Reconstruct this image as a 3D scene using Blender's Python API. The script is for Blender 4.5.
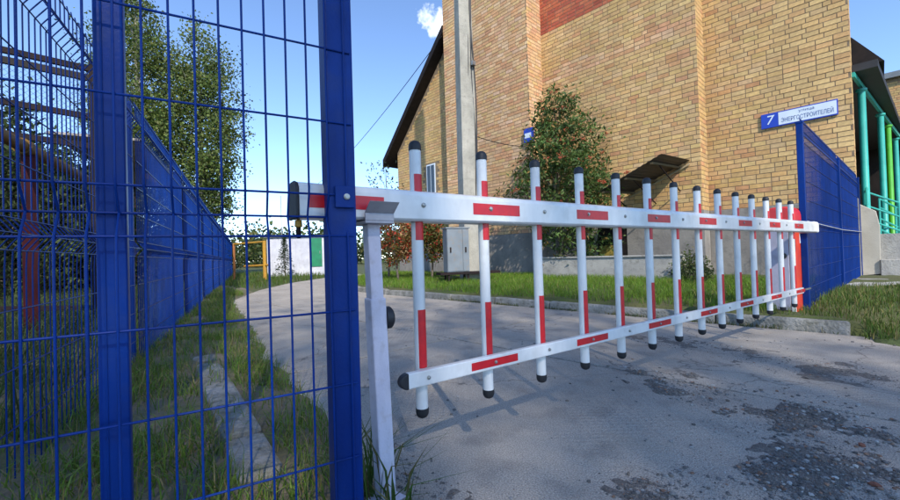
import bpy, math, random
import numpy as np
from mathutils import Vector, Matrix
random.seed(7); rng = np.random.default_rng(7)
S = bpy.context.scene
for o in list(bpy.data.objects): bpy.data.objects.remove(o)
COL = S.collection
PI = math.pi; rad = math.radians

# ------------------------------------------------------------------ camera
F, H = 405.0, 0.78                       # focal length in pixels of the 900 px photograph, lens height in metres
YAW, PITCH, ROLL = rad(46.8), rad(0.8), rad(-1.72)
RM = Matrix.Rotation(YAW, 3, 'Z') @ Matrix.Rotation(PI/2+PITCH, 3, 'X') @ Matrix.Rotation(ROLL, 3, 'Z')
cam = bpy.data.cameras.new('camera'); camo = bpy.data.objects.new('camera', cam); COL.objects.link(camo)
camo.matrix_world = Matrix.Translation((0, 0, H)) @ RM.to_4x4()
cam.sensor_width = 36; cam.lens = 36*F/900; cam.clip_start = 0.02; cam.clip_end = 2000
S.camera = camo

# ------------------------------------------------------------------ light
SUN = Vector((0.878, -0.48, 0)).normalized(); EL = rad(40)
SUND = Vector((SUN.x*math.cos(EL), SUN.y*math.cos(EL), math.sin(EL)))
def ray(px, py): return RM @ Vector(((px-450)/F, -(py-250)/F, -1))
w = bpy.data.worlds.new('World'); S.world = w; w.use_nodes = True
nt = w.node_tree; N = nt.nodes; L = nt.links; N.clear()
out = N.new('ShaderNodeOutputWorld'); bg = N.new('ShaderNodeBackground'); sky = N.new('ShaderNodeTexSky')
sky.sky_type = 'NISHITA'; sky.sun_disc = False; sky.sun_elevation = EL; sky.sun_rotation = math.atan2(SUN.x, SUN.y)
sky.air_density = 1.0; sky.dust_density = 0.0; sky.ozone_density = 4.0; sky.altitude = 2200
bg.inputs['Strength'].default_value = 0.15
# one small fair-weather cloud, fixed in the sky by its direction
tc = N.new('ShaderNodeTexCoord'); cdir = ray(422, 27).normalized()
right = (ray(474, 20)-ray(374, 24)).normalized(); up = right.cross(cdir) * -1
def vdot(vec):
    n = N.new('ShaderNodeVectorMath'); n.operation = 'DOT_PRODUCT'; n.inputs[1].default_value = vec
    L.new(tc.outputs['Generated'], n.inputs[0]); return n.outputs['Value']
def mth(op, a, b=None, clamp=False):
    n = N.new('ShaderNodeMath'); n.operation = op; n.use_clamp = clamp
    for i, x in enumerate((a, b)):
        if x is None: continue
        if isinstance(x, (int, float)): n.inputs[i].default_value = x
        else: L.new(x, n.inputs[i])
    return n.outputs[0]
cu, cv = vdot(right), vdot(up)
# rotate a little so that the puff leans as in the picture, then an ellipse
ca, sa = math.cos(rad(38)), math.sin(rad(38))
a1 = mth('ADD', mth('MULTIPLY', cu, ca), mth('MULTIPLY', cv, sa)); b1 = mth('SUBTRACT', mth('MULTIPLY', cv, ca), mth('MULTIPLY', cu, sa))
el2 = mth('ADD', mth('POWER', mth('DIVIDE', a1, 0.056), 2.0), mth('POWER', mth('DIVIDE', b1, 0.030), 2.0))
nz = N.new('ShaderNodeTexNoise'); nz.inputs['Scale'].default_value = 55; nz.inputs['Detail'].default_value = 5
L.new(tc.outputs['Generated'], nz.inputs['Vector'])
msk = mth('MULTIPLY', mth('SUBTRACT', mth('ADD', mth('SUBTRACT', 1.0, el2), mth('MULTIPLY', mth('SUBTRACT', nz.outputs['Fac'], 0.5), 2.6)), 0.1), 0.9, True)
front = mth('GREATER_THAN', vdot(cdir), 0.5); msk = mth('MULTIPLY', msk, front)
mixc = N.new('ShaderNodeMix'); mixc.data_type = 'RGBA'
L.new(mth('MULTIPLY', msk, 0.85), mixc.inputs[0]); L.new(sky.outputs[0], mixc.inputs[6]); mixc.inputs[7].default_value = (6.6, 6.9, 7.2, 1)
L.new(mixc.outputs[2], bg.inputs['Color']); L.new(bg.outputs[0], out.inputs[0])
sl = bpy.data.lights.new('sun', 'SUN'); sl.energy = 2.5; sl.angle = rad(0.53); sl.color = (1, 0.94, 0.84)
so = bpy.data.objects.new('sun', sl); COL.objects.link(so); so.rotation_euler = SUND.to_track_quat('Z', 'Y').to_euler(); so.location = (20, -12, 25)
S.view_settings.view_transform = 'Standard'; S.view_settings.look = 'None'
S.view_settings.exposure = 1.15; S.view_settings.gamma = 1.0

# ------------------------------------------------------------------ pixel helpers (a pixel gives a direction, a surface the distance)
CP = Vector((0, 0, H))
def gz(px, py, z=0.0): d = ray(px, py); return CP + d*((z-H)/d.z)
def pY(px, py, Y): d = ray(px, py); return CP + d*(Y/d.y)
def pl(px, py, p, n): d = ray(px, py); return CP + d*((Vector(p)-CP).dot(n)/d.dot(n))
def c2w(X, Z, z=0.0): c, s = math.cos(YAW), math.sin(YAW); return Vector((c*X-s*Z, s*X+c*Z, z))
def col(px, Z, z=0.0): return c2w((px-450)/F*Z, Z, z)          # pixel column at a given depth

# ------------------------------------------------------------------ materials
def mat(name, c, rough=0.6, c2=None, scale=8, bump=0.0, bscale=60, metal=0.0, spec=0.5, attr=False, dirt=0.0, dirtc=(0.1, 0.08, 0.06), coords='Object'):
    m = bpy.data.materials.new(name); m.use_nodes = True
    n = m.node_tree.nodes; l = m.node_tree.links; p = n['Principled BSDF']
    p.inputs['Roughness'].default_value = rough; p.inputs['Metallic'].default_value = metal
    p.inputs['Specular IOR Level'].default_value = spec
    t = n.new('ShaderNodeTexCoord'); src = t.outputs[coords]
    if attr:
        a = n.new('ShaderNodeAttribute'); a.attribute_name = 'Col'; cur = a.outputs['Color']
    else:
        r = n.new('ShaderNodeRGB'); r.outputs[0].default_value = (*c, 1); cur = r.outputs[0]
    def noise(sc, det=4):
        q = n.new('ShaderNodeTexNoise'); q.inputs['Scale'].default_value = sc; q.inputs['Detail'].default_value = det
        l.new(src, q.inputs['Vector']); return q.outputs['Fac']
    def ramp(f, a, b):
        q = n.new('ShaderNodeMapRange'); q.inputs[1].default_value = a; q.inputs[2].default_value = b; l.new(f, q.inputs[0]); return q.outputs[0]
    def mix(f, a, b):
        q = n.new('ShaderNodeMix'); q.data_type = 'RGBA'; l.new(f, q.inputs[0])
        for i, x in ((6, a), (7, b)):
            if isinstance(x, tuple): q.inputs[i].default_value = (*x, 1)
            else: l.new(x, q.inputs[i])
        return q.outputs[2]
    if c2 is not None: cur = mix(ramp(noise(scale), 0.35, 0.65), cur, c2)
    if attr:
        q = n.new('ShaderNodeMix'); q.data_type = 'RGBA'; q.blend_type = 'MULTIPLY'; q.inputs[0].default_value = 0.5
        l.new(cur, q.inputs[6]); l.new(noise(scale, 6), q.inputs[7]); cur = q.outputs[2]
        g = n.new('ShaderNodeMix'); g.data_type = 'RGBA'; g.blend_type = 'MULTIPLY'; g.inputs[0].default_value = 1
        l.new(cur, g.inputs[6]); g.inputs[7].default_value = (1.33, 1.33, 1.33, 1); cur = g.outputs[2]
    if dirt: 
        q = n.new('ShaderNodeMath'); q.operation = 'MULTIPLY'; q.inputs[1].default_value = dirt
        l.new(ramp(noise(scale*2.3+3, 6), 0.52, 0.72), q.inputs[0]); cur = mix(q.outputs[0], cur, dirtc)
    l.new(cur, p.inputs['Base Color'])
    if bump:
        b = n.new('ShaderNodeBump'); b.inputs['Strength'].default_value = bump; b.inputs['Distance'].default_value = 0.02
        l.new(noise(bscale, 6), b.inputs['Height']); l.new(b.outputs[0], p.inputs['Normal'])
    return m
def leafmat(name, trans=0.35):
    m = bpy.data.materials.new(name); m.use_nodes = True
    n = m.node_tree.nodes; l = m.node_tree.links; p = n['Principled BSDF']; o = n['Material Output']
    a = n.new('ShaderNodeAttribute'); a.attribute_name = 'Col'
    p.inputs['Roughness'].default_value = 0.55; p.inputs['Specular IOR Level'].default_value = 0.3; l.new(a.outputs['Color'], p.inputs['Base Color'])
    t = n.new('ShaderNodeBsdfTranslucent'); l.new(a.outputs['Color'], t.inputs['Color'])
    x = n.new('ShaderNodeMixShader'); x.inputs[0].default_value = trans
    l.new(p.outputs[0], x.inputs[1]); l.new(t.outputs[0], x.inputs[2]); l.new(x.outputs[0], o.inputs[0]); return m
M = {}
M['blue'] = mat('blue_paint', (0.002, 0.032, 0.205), 0.42, (0.002, 0.025, 0.165), 3, bump=0.06, bscale=90, dirt=0.35, dirtc=(0.03, 0.045, 0.11), spec=0.16)
M['white'] = mat('white_powder_coat', (0.79, 0.775, 0.745), 0.3, (0.71, 0.70, 0.68), 4, dirt=0.3, dirtc=(0.44, 0.41, 0.37))
M['lilac'] = mat('pale_post_paint', (0.66, 0.62, 0.70), 0.5, (0.58, 0.55, 0.64), 12, bump=0.1, bscale=150, dirt=0.5, dirtc=(0.45, 0.38, 0.38))
M['red'] = mat('red_reflective_film', (0.62, 0.012, 0.018), 0.35, (0.5, 0.01, 0.02), 30)
M['orange'] = mat('orange_red_enamel', (0.72, 0.075, 0.02), 0.3, (0.6, 0.05, 0.02), 6, dirt=0.2)
M['black'] = mat('black_rubber', (0.015, 0.015, 0.018), 0.55)
M['steel'] = mat('zinc_steel', (0.45, 0.44, 0.4), 0.4, (0.3, 0.29, 0.27), 20, metal=0.8)
M['alu'] = mat('grey_steel_sheet', (0.42, 0.40, 0.42), 0.45, (0.33, 0.31, 0.34), 9, metal=0.15, dirt=0.3)
M['concrete'] = mat('weathered_concrete', (0.40, 0.38, 0.34), 0.9, (0.29, 0.28, 0.26), 4, bump=0.5, bscale=40, dirt=0.5, dirtc=(0.16, 0.15, 0.12))
M['oldkerb'] = mat('old_kerb_concrete', (0.30, 0.29, 0.265), 0.95, (0.17, 0.165, 0.14), 7, bump=0.9, bscale=45, dirt=0.8, dirtc=(0.10, 0.095, 0.06))
M['plinth'] = mat('plinth_render', (0.30, 0.275, 0.24), 0.9, (0.22, 0.20, 0.18), 1.6, bump=0.4, bscale=25, dirt=0.6, dirtc=(0.15, 0.14, 0.125))
M['pole'] = mat('pole_concrete', (0.40, 0.37, 0.31), 0.9, (0.32, 0.30, 0.25), 3, bump=0.4, bscale=30, dirt=0.4, dirtc=(0.2, 0.18, 0.16))
M['brick'] = mat('facing_brick', (1, 1, 1), 0.85, attr=True, scale=14, bump=0.35, bscale=70, dirt=0.18, dirtc=(0.3, 0.19, 0.1))
M['mortar'] = mat('mortar', (0.25, 0.18, 0.11), 0.95, (0.18, 0.13, 0.085), 5, bump=0.5, bscale=60)
M['dark'] = mat('dark_board_and_shade', (0.022, 0.016, 0.014), 0.6, (0.014, 0.011, 0.010), 8, spec=0.15)  # dark brown boards; also carries the shade of the porch interior
M['tin'] = mat('dark_roof_sheet', (0.022, 0.019, 0.019), 0.6, (0.014, 0.012, 0.012), 6)
M['rust'] = mat('rusty_steel', (0.028, 0.018, 0.017), 0.85, (0.018, 0.014, 0.014), 10, bump=0.3, spec=0.15)
M['redpaint'] = mat('dull_red_paint', (0.055, 0.006, 0.008), 0.6, (0.035, 0.006, 0.007), 9, spec=0.15)
M['yellow'] = mat('yellow_pipe_paint', (0.55, 0.29, 0.02), 0.5, (0.42, 0.21, 0.03), 6, dirt=0.4, dirtc=(0.2, 0.1, 0.04))
M['oldyellow'] = mat('old_yellow_pipe', (0.19, 0.10, 0.018), 0.6, (0.11, 0.06, 0.02), 6, dirt=0.5, dirtc=(0.06, 0.04, 0.025), spec=0.15)
M['shedwhite'] = mat('shed_whitewash', (0.62, 0.62, 0.66), 0.8, (0.5, 0.5, 0.55), 2, dirt=0.4, dirtc=(0.35, 0.34, 0.36))
M['green'] = mat('green_door_paint', (0.02, 0.24, 0.11), 0.5, (0.02, 0.18, 0.09), 3)
M['teal'] = mat('teal_paint', (0.04, 0.42, 0.34), 0.4, (0.03, 0.34, 0.28), 4)
M['lime'] = mat('lime_paint', (0.09, 0.46, 0.03), 0.4, (0.07, 0.36, 0.03), 4)
M['boxgrey'] = mat('grey_enamel_cabinet', (0.20, 0.225, 0.245), 0.5, (0.16, 0.18, 0.195), 3, dirt=0.45, dirtc=(0.25, 0.18, 0.12))
M['signblue'] = mat('sign_blue', (0.012, 0.045, 0.42), 0.3, (0.01, 0.04, 0.36), 3)
M['signwhite'] = mat('sign_white', (0.66, 0.72, 0.78), 0.35, (0.6, 0.66, 0.73), 5)
M['signink'] = mat('sign_ink', (0.08, 0.12, 0.3), 0.5)
M['glass'] = mat('window_glass', (0.03, 0.04, 0.05), 0.08, spec=0.8)
M['bark'] = mat('grey_bark', (0.16, 0.13, 0.10), 0.9, (0.09, 0.07, 0.055), 9, bump=0.6, bscale=25)
M['palebark'] = mat('pale_bark', (0.38, 0.36, 0.30), 0.9, (0.2, 0.19, 0.15), 5, bump=0.4, bscale=20)
M['leaf'] = leafmat('leaf'); M['grass'] = leafmat('grass_blade', 0.3)
M['berry'] = mat('berry', (0.34, 0.045, 0.012), 0.45, (0.36, 0.08, 0.02), 6)
M['soil'] = mat('soil', (0.17, 0.135, 0.095), 0.95, (0.10, 0.105, 0.04), 3.0, bump=0.8, bscale=30, dirt=0.6, dirtc=(0.14, 0.12, 0.09))
M['turf'] = mat('turf_soil', (0.06, 0.085, 0.018), 0.95, (0.09, 0.085, 0.03), 1.2, bump=0.8, bscale=30)
M['stone'] = mat('gravel_stone', (1, 1, 1), 0.9, attr=True, scale=60, bump=0.3, bscale=200)
M['grit'] = mat('grit_bed', (0.27, 0.235, 0.20), 0.95, (0.14, 0.122, 0.105), 75, bump=1.0, bscale=160, dirt=0.5, dirtc=(0.17, 0.12, 0.085))
def stain(m, sc=.55, lo=.80, hi=1.12, streak=True):
    n = m.node_tree.nodes; l = m.node_tree.links; p = n['Principled BSDF']; old = p.inputs['Base Color'].links[0].from_socket
    g = n.new('ShaderNodeNewGeometry'); mp = n.new('ShaderNodeMapping'); mp.inputs['Scale'].default_value = (1.6, 1.6, .45) if streak else (1, 1, 1); l.new(g.outputs['Position'], mp.inputs['Vector'])
    q = n.new('ShaderNodeTexNoise'); q.inputs['Scale'].default_value = sc; q.inputs['Detail'].default_value = 6; q.inputs['Roughness'].default_value = .6; l.new(mp.outputs[0], q.inputs['Vector'])
    r = n.new('ShaderNodeMapRange'); r.inputs[1].default_value = .3; r.inputs[2].default_value = .7; r.inputs[3].default_value = lo; r.inputs[4].default_value = hi; l.new(q.outputs['Fac'], r.inputs[0])
    x = n.new('ShaderNodeMix'); x.data_type = 'RGBA'; x.blend_type = 'MULTIPLY'; x.inputs[0].default_value = 1; l.new(old, x.inputs[6]); l.new(r.outputs[0], x.inputs[7]); l.new(x.outputs[2], p.inputs['Base Color'])
stain(M['brick']); stain(M['plinth'], 1.2, .75, 1.1); stain(M['white'], 7, .86, 1.04); stain(M['lilac'], 9, .85, 1.05); stain(M['pole'], 1.5, .75, 1.1); stain(M['blue'], 4, .7, 1.2)
# road concrete: worn grey with stains and an anti-slip stud pattern
def road_mat():
    m = mat('road_concrete', (0.45, 0.395, 0.33), 0.85, (0.36, 0.318, 0.27), 1.1, dirt=0.55, dirtc=(0.21, 0.185, 0.16))
    n = m.node_tree.nodes; l = m.node_tree.links; p = n['Principled BSDF']
    t = n.new('ShaderNodeTexCoord')
    mp = n.new('ShaderNodeMapping'); mp.inputs['Rotation'].default_value = (0, 0, rad(45)); l.new(t.outputs['Object'], mp.inputs['Vector'])
    v = n.new('ShaderNodeTexVoronoi'); v.inputs['Scale'].default_value = 30; v.inputs['Randomness'].default_value = 0.12; l.new(mp.outputs[0], v.inputs['Vector'])
    r = n.new('ShaderNodeMapRange'); r.inputs[1].default_value = 0.25; r.inputs[2].default_value = 0.5; l.new(v.outputs['Distance'], r.inputs[0])
    q = n.new('ShaderNodeTexNoise'); q.inputs['Scale'].default_value = 1.3; q.inputs['Detail'].default_value = 3; l.new(t.outputs['Object'], q.inputs['Vector'])
    r2 = n.new('ShaderNodeMapRange'); r2.inputs[1].default_value = 0.45; r2.inputs[2].default_value = 0.62; l.new(q.outputs['Fac'], r2.inputs[0])
    x = n.new('ShaderNodeMath'); x.operation = 'MULTIPLY'; l.new(r.outputs[0], x.inputs[0]); l.new(r2.outputs[0], x.inputs[1])
    f = n.new('ShaderNodeTexNoise'); f.inputs['Scale'].default_value = 140; f.inputs['Detail'].default_value = 8; l.new(t.outputs['Object'], f.inputs['Vector'])
    s = n.new('ShaderNodeMath'); s.operation = 'MULTIPLY_ADD'; s.inputs[1].default_value = 0.5; l.new(x.outputs[0], s.inputs[0]); l.new(f.outputs['Fac'], s.inputs[2])
    b = n.new('ShaderNodeBump'); b.inputs['Strength'].default_value = 0.9; b.inputs['Distance'].default_value = 0.014
    l.new(s.outputs[0], b.inputs['Height']); l.new(b.outputs[0], p.inputs['Normal'])
    # fine speckle of aggregate in the colour
    old = p.inputs['Base Color'].links[0].from_socket
    sp = n.new('ShaderNodeTexNoise'); sp.inputs['Scale'].default_value = 190; sp.inputs['Detail'].default_value = 2; l.new(t.outputs['Object'], sp.inputs['Vector'])
    rr = n.new('ShaderNodeMapRange'); rr.inputs[1].default_value = 0.3; rr.inputs[2].default_value = 0.7; rr.inputs[3].default_value = 0.62; rr.inputs[4].default_value = 1.35; l.new(sp.outputs['Fac'], rr.inputs[0])
    mm = n.new('ShaderNodeMix'); mm.data_type = 'RGBA'; mm.blend_type = 'MULTIPLY'; mm.inputs[0].default_value = 1; l.new(old, mm.inputs[6]); l.new(rr.outputs[0], mm.inputs[7])
    # hairline cracks, wandering with noise, and sandy patches
    wn = n.new('ShaderNodeTexNoise'); wn.inputs['Scale'].default_value = 3.0; wn.inputs['Detail'].default_value = 5; l.new(t.outputs['Object'], wn.inputs['Vector'])
    wa = n.new('ShaderNodeMixRGB'); wa.blend_type = 'LINEAR_LIGHT'; wa.inputs[0].default_value = 0.25; l.new(t.outputs['Object'], wa.inputs[1]); l.new(wn.outputs['Color'], wa.inputs[2])
    vc = n.new('ShaderNodeTexVoronoi'); vc.feature = 'DISTANCE_TO_EDGE'; vc.inputs['Scale'].default_value = 0.55; l.new(wa.outputs[0], vc.inputs['Vector'])
    cr = n.new('ShaderNodeMapRange'); cr.inputs[1].default_value = 0.0; cr.inputs[2].default_value = 0.0045; cr.inputs[3].default_value = 0.45; cr.inputs[4].default_value = 1.0; l.new(vc.outputs['Distance'], cr.inputs[0])
    m3 = n.new('ShaderNodeMix'); m3.data_type = 'RGBA'; m3.blend_type = 'MULTIPLY'; m3.inputs[0].default_value = 1; l.new(mm.outputs[2], m3.inputs[6]); l.new(cr.outputs[0], m3.inputs[7])
    sn_ = n.new('ShaderNodeTexNoise'); sn_.inputs['Scale'].default_value = 2.2; sn_.inputs['Detail'].default_value = 7; sn_.inputs['Roughness'].default_value = .65; l.new(t.outputs['Object'], sn_.inputs['Vector'])
    sr = n.new('ShaderNodeMapRange'); sr.inputs[1].default_value = 0.54; sr.inputs[2].default_value = 0.70; sr.inputs[4].default_value = 0.55; l.new(sn_.outputs['Fac'], sr.inputs[0])
    m4 = n.new('ShaderNodeMix'); m4.data_type = 'RGBA'; l.new(sr.outputs[0], m4.inputs[0]); l.new(m3.outputs[2], m4.inputs[6]); m4.inputs[7].default_value = (.40, .33, .25, 1)
    l.new(m4.outputs[2], p.inputs['Base Color']); return m
M['road'] = road_mat()

# ------------------------------------------------------------------ object helpers
def tag(o, label=None, cat=None, group=None, kind=None):
    for k, x in (('label', label), ('category', cat), ('group', group), ('kind', kind)):
        if x: o[k] = x
    return o
def thing(name, loc, label, cat, group=None, rz=0.0):
    o = bpy.data.objects.new(name, None); COL.objects.link(o); o.location = loc; o.rotation_euler = (0, 0, rz); o.empty_display_size = 0.2
    return tag(o, label, cat, group)
def link(name, me, m=None, parent=None, loc=None, rz=0.0, world=False):
    o = bpy.data.objects.new(name, me); COL.objects.link(o)
    if m is not None and not me.materials: me.materials.append(M[m] if isinstance(m, str) else m)
    if parent is not None:
        o.parent = parent
        if world:                                   # mesh given in world coordinates
            mw = parent_matrix(parent); o.matrix_parent_inverse = mw.inverted()
    if loc is not None: o.location = loc
    o.rotation_euler = (0, 0, rz); return o
def parent_matrix(p):
    mm = Matrix.LocRotScale(p.location, p.rotation_euler, None)
    if p.parent is not None: mm = parent_matrix(p.parent) @ p.matrix_parent_inverse @ mm
    return mm
class MB:
    def __init__(s): s.v = []; s.f = []
    def add(s, vs, fs):
        b = len(s.v); s.v += [tuple(x) for x in vs]; s.f += [tuple(b+i for i in f) for f in fs]; return s
    def box(s, a, b, R=None, o=(0, 0, 0)):
        (x0, y0, z0), (x1, y1, z1) = a, b; vs = [Vector(p) for p in ((x0,y0,z0),(x1,y0,z0),(x1,y1,z0),(x0,y1,z0),(x0,y0,z1),(x1,y0,z1),(x1,y1,z1),(x0,y1,z1))]
        if R is not None: vs = [R @ p for p in vs]
        return s.add([p+Vector(o) for p in vs], [(0,3,2,1),(4,5,6,7),(0,1,5,4),(1,2,6,5),(2,3,7,6),(3,0,4,7)])
    def hexa(s, vs): return s.add(vs, [(0,3,2,1),(4,5,6,7),(0,1,5,4),(1,2,6,5),(2,3,7,6),(3,0,4,7)])
    def bar(s, p, q, wx, wy, upv=(0, 0, 1)):       # rectangular bar between two points
        p, q = Vector(p), Vector(q); d = (q-p).normalized(); a = d.cross(Vector(upv))
        a = a.normalized() if a.length > 1e-4 else Vector((1, 0, 0)); b = a.cross(d).normalized(); a = a*wx/2; b = b*wy/2
        return s.hexa([p-a-b, p+a-b, p+a+b, p-a+b, q-a-b, q+a-b, q+a+b, q-a+b])
    def tube(s, path, r, n=8, cap=True):
        path = [Vector(p) for p in path]; rs = r if isinstance(r, (list, tuple)) else [r]*len(path); base = len(s.v); prev = None
        for i, p in enumerate(path):
            d = (path[min(i+1, len(path)-1)]-path[max(i-1, 0)]).normalized()
            a = prev - d*prev.dot(d) if prev is not None else d.orthogonal()
            a.normalize(); prev = a; b = d.cross(a)
            for k in range(n):
                t = 2*PI*k/n; s.v.append(tuple(p+(a*math.cos(t)+b*math.sin(t))*rs[i]))
        for i in range(len(path)-1):
            for k in range(n):
                s.f.append((base+i*n+k, base+i*n+(k+1) % n, base+(i+1)*n+(k+1) % n, base+(i+1)*n+k))
        if cap: s.f.append(tuple(base+k for k in range(n-1, -1, -1))); e = base+(len(path)-1)*n; s.f.append(tuple(e+k for k in range(n)))
        return s
    def prism(s, pts, ext):                        # planar outline extruded by a vector
        pts = [Vector(p) for p in pts]; n = len(pts); e = Vector(ext)
        return s.add(pts+[p+e for p in pts], [tuple(range(n-1, -1, -1)), tuple(range(n, 2*n))]+[(i, (i+1) % n, n+(i+1) % n, n+i) for i in range(n)])
    def lathe(s, prof, o=(0, 0, 0), n=16, ax=(0, 0, 1)):
        ax = Vector(ax).normalized(); a = ax.orthogonal().normalized(); b = ax.cross(a); base = len(s.v); o = Vector(o)
        for (r, z) in prof:
            for k in range(n): t = 2*PI*k/n; s.v.append(tuple(o+ax*z+(a*math.cos(t)+b*math.sin(t))*r))
        for i in range(len(prof)-1):
            for k in range(n): s.f.append((base+i*n+k, base+i*n+(k+1) % n, base+(i+1)*n+(k+1) % n, base+(i+1)*n+k))
        s.f.append(tuple(base+k for k in range(n-1, -1, -1))); e = base+(len(prof)-1)*n; s.f.append(tuple(e+k for k in range(n))); return s
    def mesh(s, name, m):
        me = bpy.data.meshes.new(name); me.from_pydata(s.v, [], s.f); me.validate(); me.update(); me.materials.append(M[m] if isinstance(m, str) else m)
        fixn(me); return me
    def build(s, name, m, parent=None, bevel=0, smooth=False, world=True, loc=None, seg=2):
        me = s.mesh(name, m)
        if smooth: smooth_all(me)
        o = link(name, me, None, parent, loc, world=world)
        if bevel: b = o.modifiers.new('bevel', 'BEVEL'); b.width = bevel; b.segments = seg; b.limit_method = 'ANGLE'
        return o
import bmesh
def fixn(me):
    bm = bmesh.new(); bm.from_mesh(me); bmesh.ops.recalc_face_normals(bm, faces=bm.faces); bm.to_mesh(me); bm.free()
def smooth_all(me):
    me.polygons.foreach_set('use_smooth', [True]*len(me.polygons))
    try: me.set_sharp_from_angle(angle=rad(40))
    except Exception: pass
def np_mesh(name, V, Fc, m, fcol=None):
    """V (n,3), Fc (k, 3 or 4) index array, fcol (k,3) linear colour per face"""
    me = bpy.data.meshes.new(name); k = Fc.shape[1]
    me.vertices.add(len(V)); me.vertices.foreach_set('co', V.astype(np.float32).ravel())
    me.loops.add(Fc.size); me.loops.foreach_set('vertex_index', Fc.astype(np.int32).ravel())
    me.polygons.add(len(Fc)); me.polygons.foreach_set('loop_start', np.arange(0, Fc.size, k, dtype=np.int32)); me.polygons.foreach_set('loop_total', np.full(len(Fc), k, dtype=np.int32))
    me.polygons.foreach_set('use_smooth', np.zeros(len(Fc), dtype=bool)); me.update(calc_edges=True)
    if fcol is not None:
        a = me.attributes.new('Col', 'FLOAT_COLOR', 'FACE'); c = np.ones((len(Fc), 4), dtype=np.float32); c[:, :3] = fcol; a.data.foreach_set('color', c.ravel())
    me.materials.append(M[m] if isinstance(m, str) else m); return me
def unit(a): return a/np.maximum(np.linalg.norm(a, axis=1, keepdims=True), 1e-9)
def leaves(P, size, wid=0.45, droop=0.2, r=rng):
    """diamond shaped leaves at P -> V, F"""
    n = len(P); a = unit(r.normal(size=(n, 3))+np.array([0, 0, -droop])); b = unit(np.cross(a, r.normal(size=(n, 3)))); nn = np.cross(a, b)
    s = (size*(0.65+0.7*r.random((n, 1)))); V = np.empty((n, 4, 3))
    V[:, 0] = P; V[:, 1] = P+a*s*0.45+b*s*wid*0.5+nn*s*0.06; V[:, 2] = P+a*s; V[:, 3] = P+a*s*0.45-b*s*wid*0.5+nn*s*0.06
    return V.reshape(-1, 3), np.arange(4*n).reshape(n, 4)
def lcol(n, base, var=0.35, alt=None, altp=0.0, r=rng):
    c = np.array(base)[None, :]*(1-var+2*var*r.random((n, 1))); c = c*(0.9+0.2*r.random((n, 3)))
    if alt is not None: m = r.random(n) < altp; c[m] = np.array(alt)*(0.7+0.6*r.random((m.sum(), 1)))
    return c

# ================================================================== SETTING
KY = 4.85                                  # road side face of the far kerb; X runs along the kerb, Y across the road
def sheet(name, poly, z, m, kind='structure'):
    me = bpy.data.meshes.new(name); me.from_pydata([(x, y, z) for x, y in poly], [], [tuple(range(len(poly)))]); me.materials.append(M[m]); fixn(me)
    if me.polygons[0].normal.z < 0: me.flip_normals()
    o = link(name, me); tag(o, kind=kind); return o
sheet('ground', [(-400, -400), (400, -400), (400, 400), (-400, 400)], -0.06, 'turf')

# road: concrete slabs on a bed, joints at Y = 2.62 and X = -2.82
road_edge = [(-0.2, -0.2), (-0.75, 0.40), (-1.2, 0.72), (-1.86, 0.90), (-2.42, 1.0), (-3.33, 1.14), (-4.4, 1.38), (-5.9, 1.70), (-7.4, 2.02), (-9.2, 2.43), (-11.6, 3.75), (-14.05, 5.55), (-16.5, 8.2), (-18.2, 10.5)]
kerb_far = [(-7.2, KY), (-8.6, KY+.10), (-9.9, KY+.45), (-11.2, KY+1.25), (-12.4, KY+2.4), (-13.6, KY+3.9), (-15, KY+6)]
bed = [(9, KY), (9, -6), (-0.3, -6)]+road_edge+list(reversed(kerb_far))
roado = sheet('road', bed, -0.032, 'grit')
def clip_slab(x0, x1, y0, y1):
    return [(x0, y0), (x1, y0), (x1, y1), (x0, y1)]
xs = [-8.82, -2.82, 3.18, 9.18]; ys = [-5.38, -3.38, -1.38, 0.62, 2.62, KY-0.01]
def left_limit(y):
    for (a, b), (c, d) in zip(road_edge[1:], road_edge[2:]):
        if b <= y <= d: return a+(c-a)*(y-b)/(d-b)
    return -0.6
for j in range(len(ys)-1):
    for i in range(len(xs)-1):
        x0, x1, y0, y1 = xs[i], xs[i+1], ys[j], ys[j+1]
        if x1 < -2 and y1 < 1: continue
        x0 = max(x0, -1.6) if y1 < 0.7 else x0
        g = 0.011; mb = MB(); nx = max(2, int((x1-x0)/0.22)); ny = max(2, int((y1-y0)/0.22))
        # outline with a slightly chipped edge
        top = []
        jit = lambda: random.uniform(-0.007, 0.007)
        for k in range(nx): top.append((x0+g+(x1-x0-2*g)*k/nx, y0+g+jit()))
        for k in range(ny): top.append((x1-g+jit(), y0+g+(y1-y0-2*g)*k/ny))
        for k in range(nx): top.append((x1-g-(x1-x0-2*g)*k/nx, y1-g+jit()))
        for k in range(ny): top.append((x0+g+jit(), y1-g-(y1-y0-2*g)*k/ny))
        t1, t2 = random.uniform(-.0006, .0006), random.uniform(-.0012, .0012)
        zf = lambda p: (p[0]-x0-3)*t1+(p[1]-y0-1)*t2
        mb.prism([(p[0], p[1], zf(p)-0.03) for p in top], (0, 0, 0.03))
        o = mb.build('slab', 'road', roado, bevel=0.004); o.modifiers['bevel'].segments = 1
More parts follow.
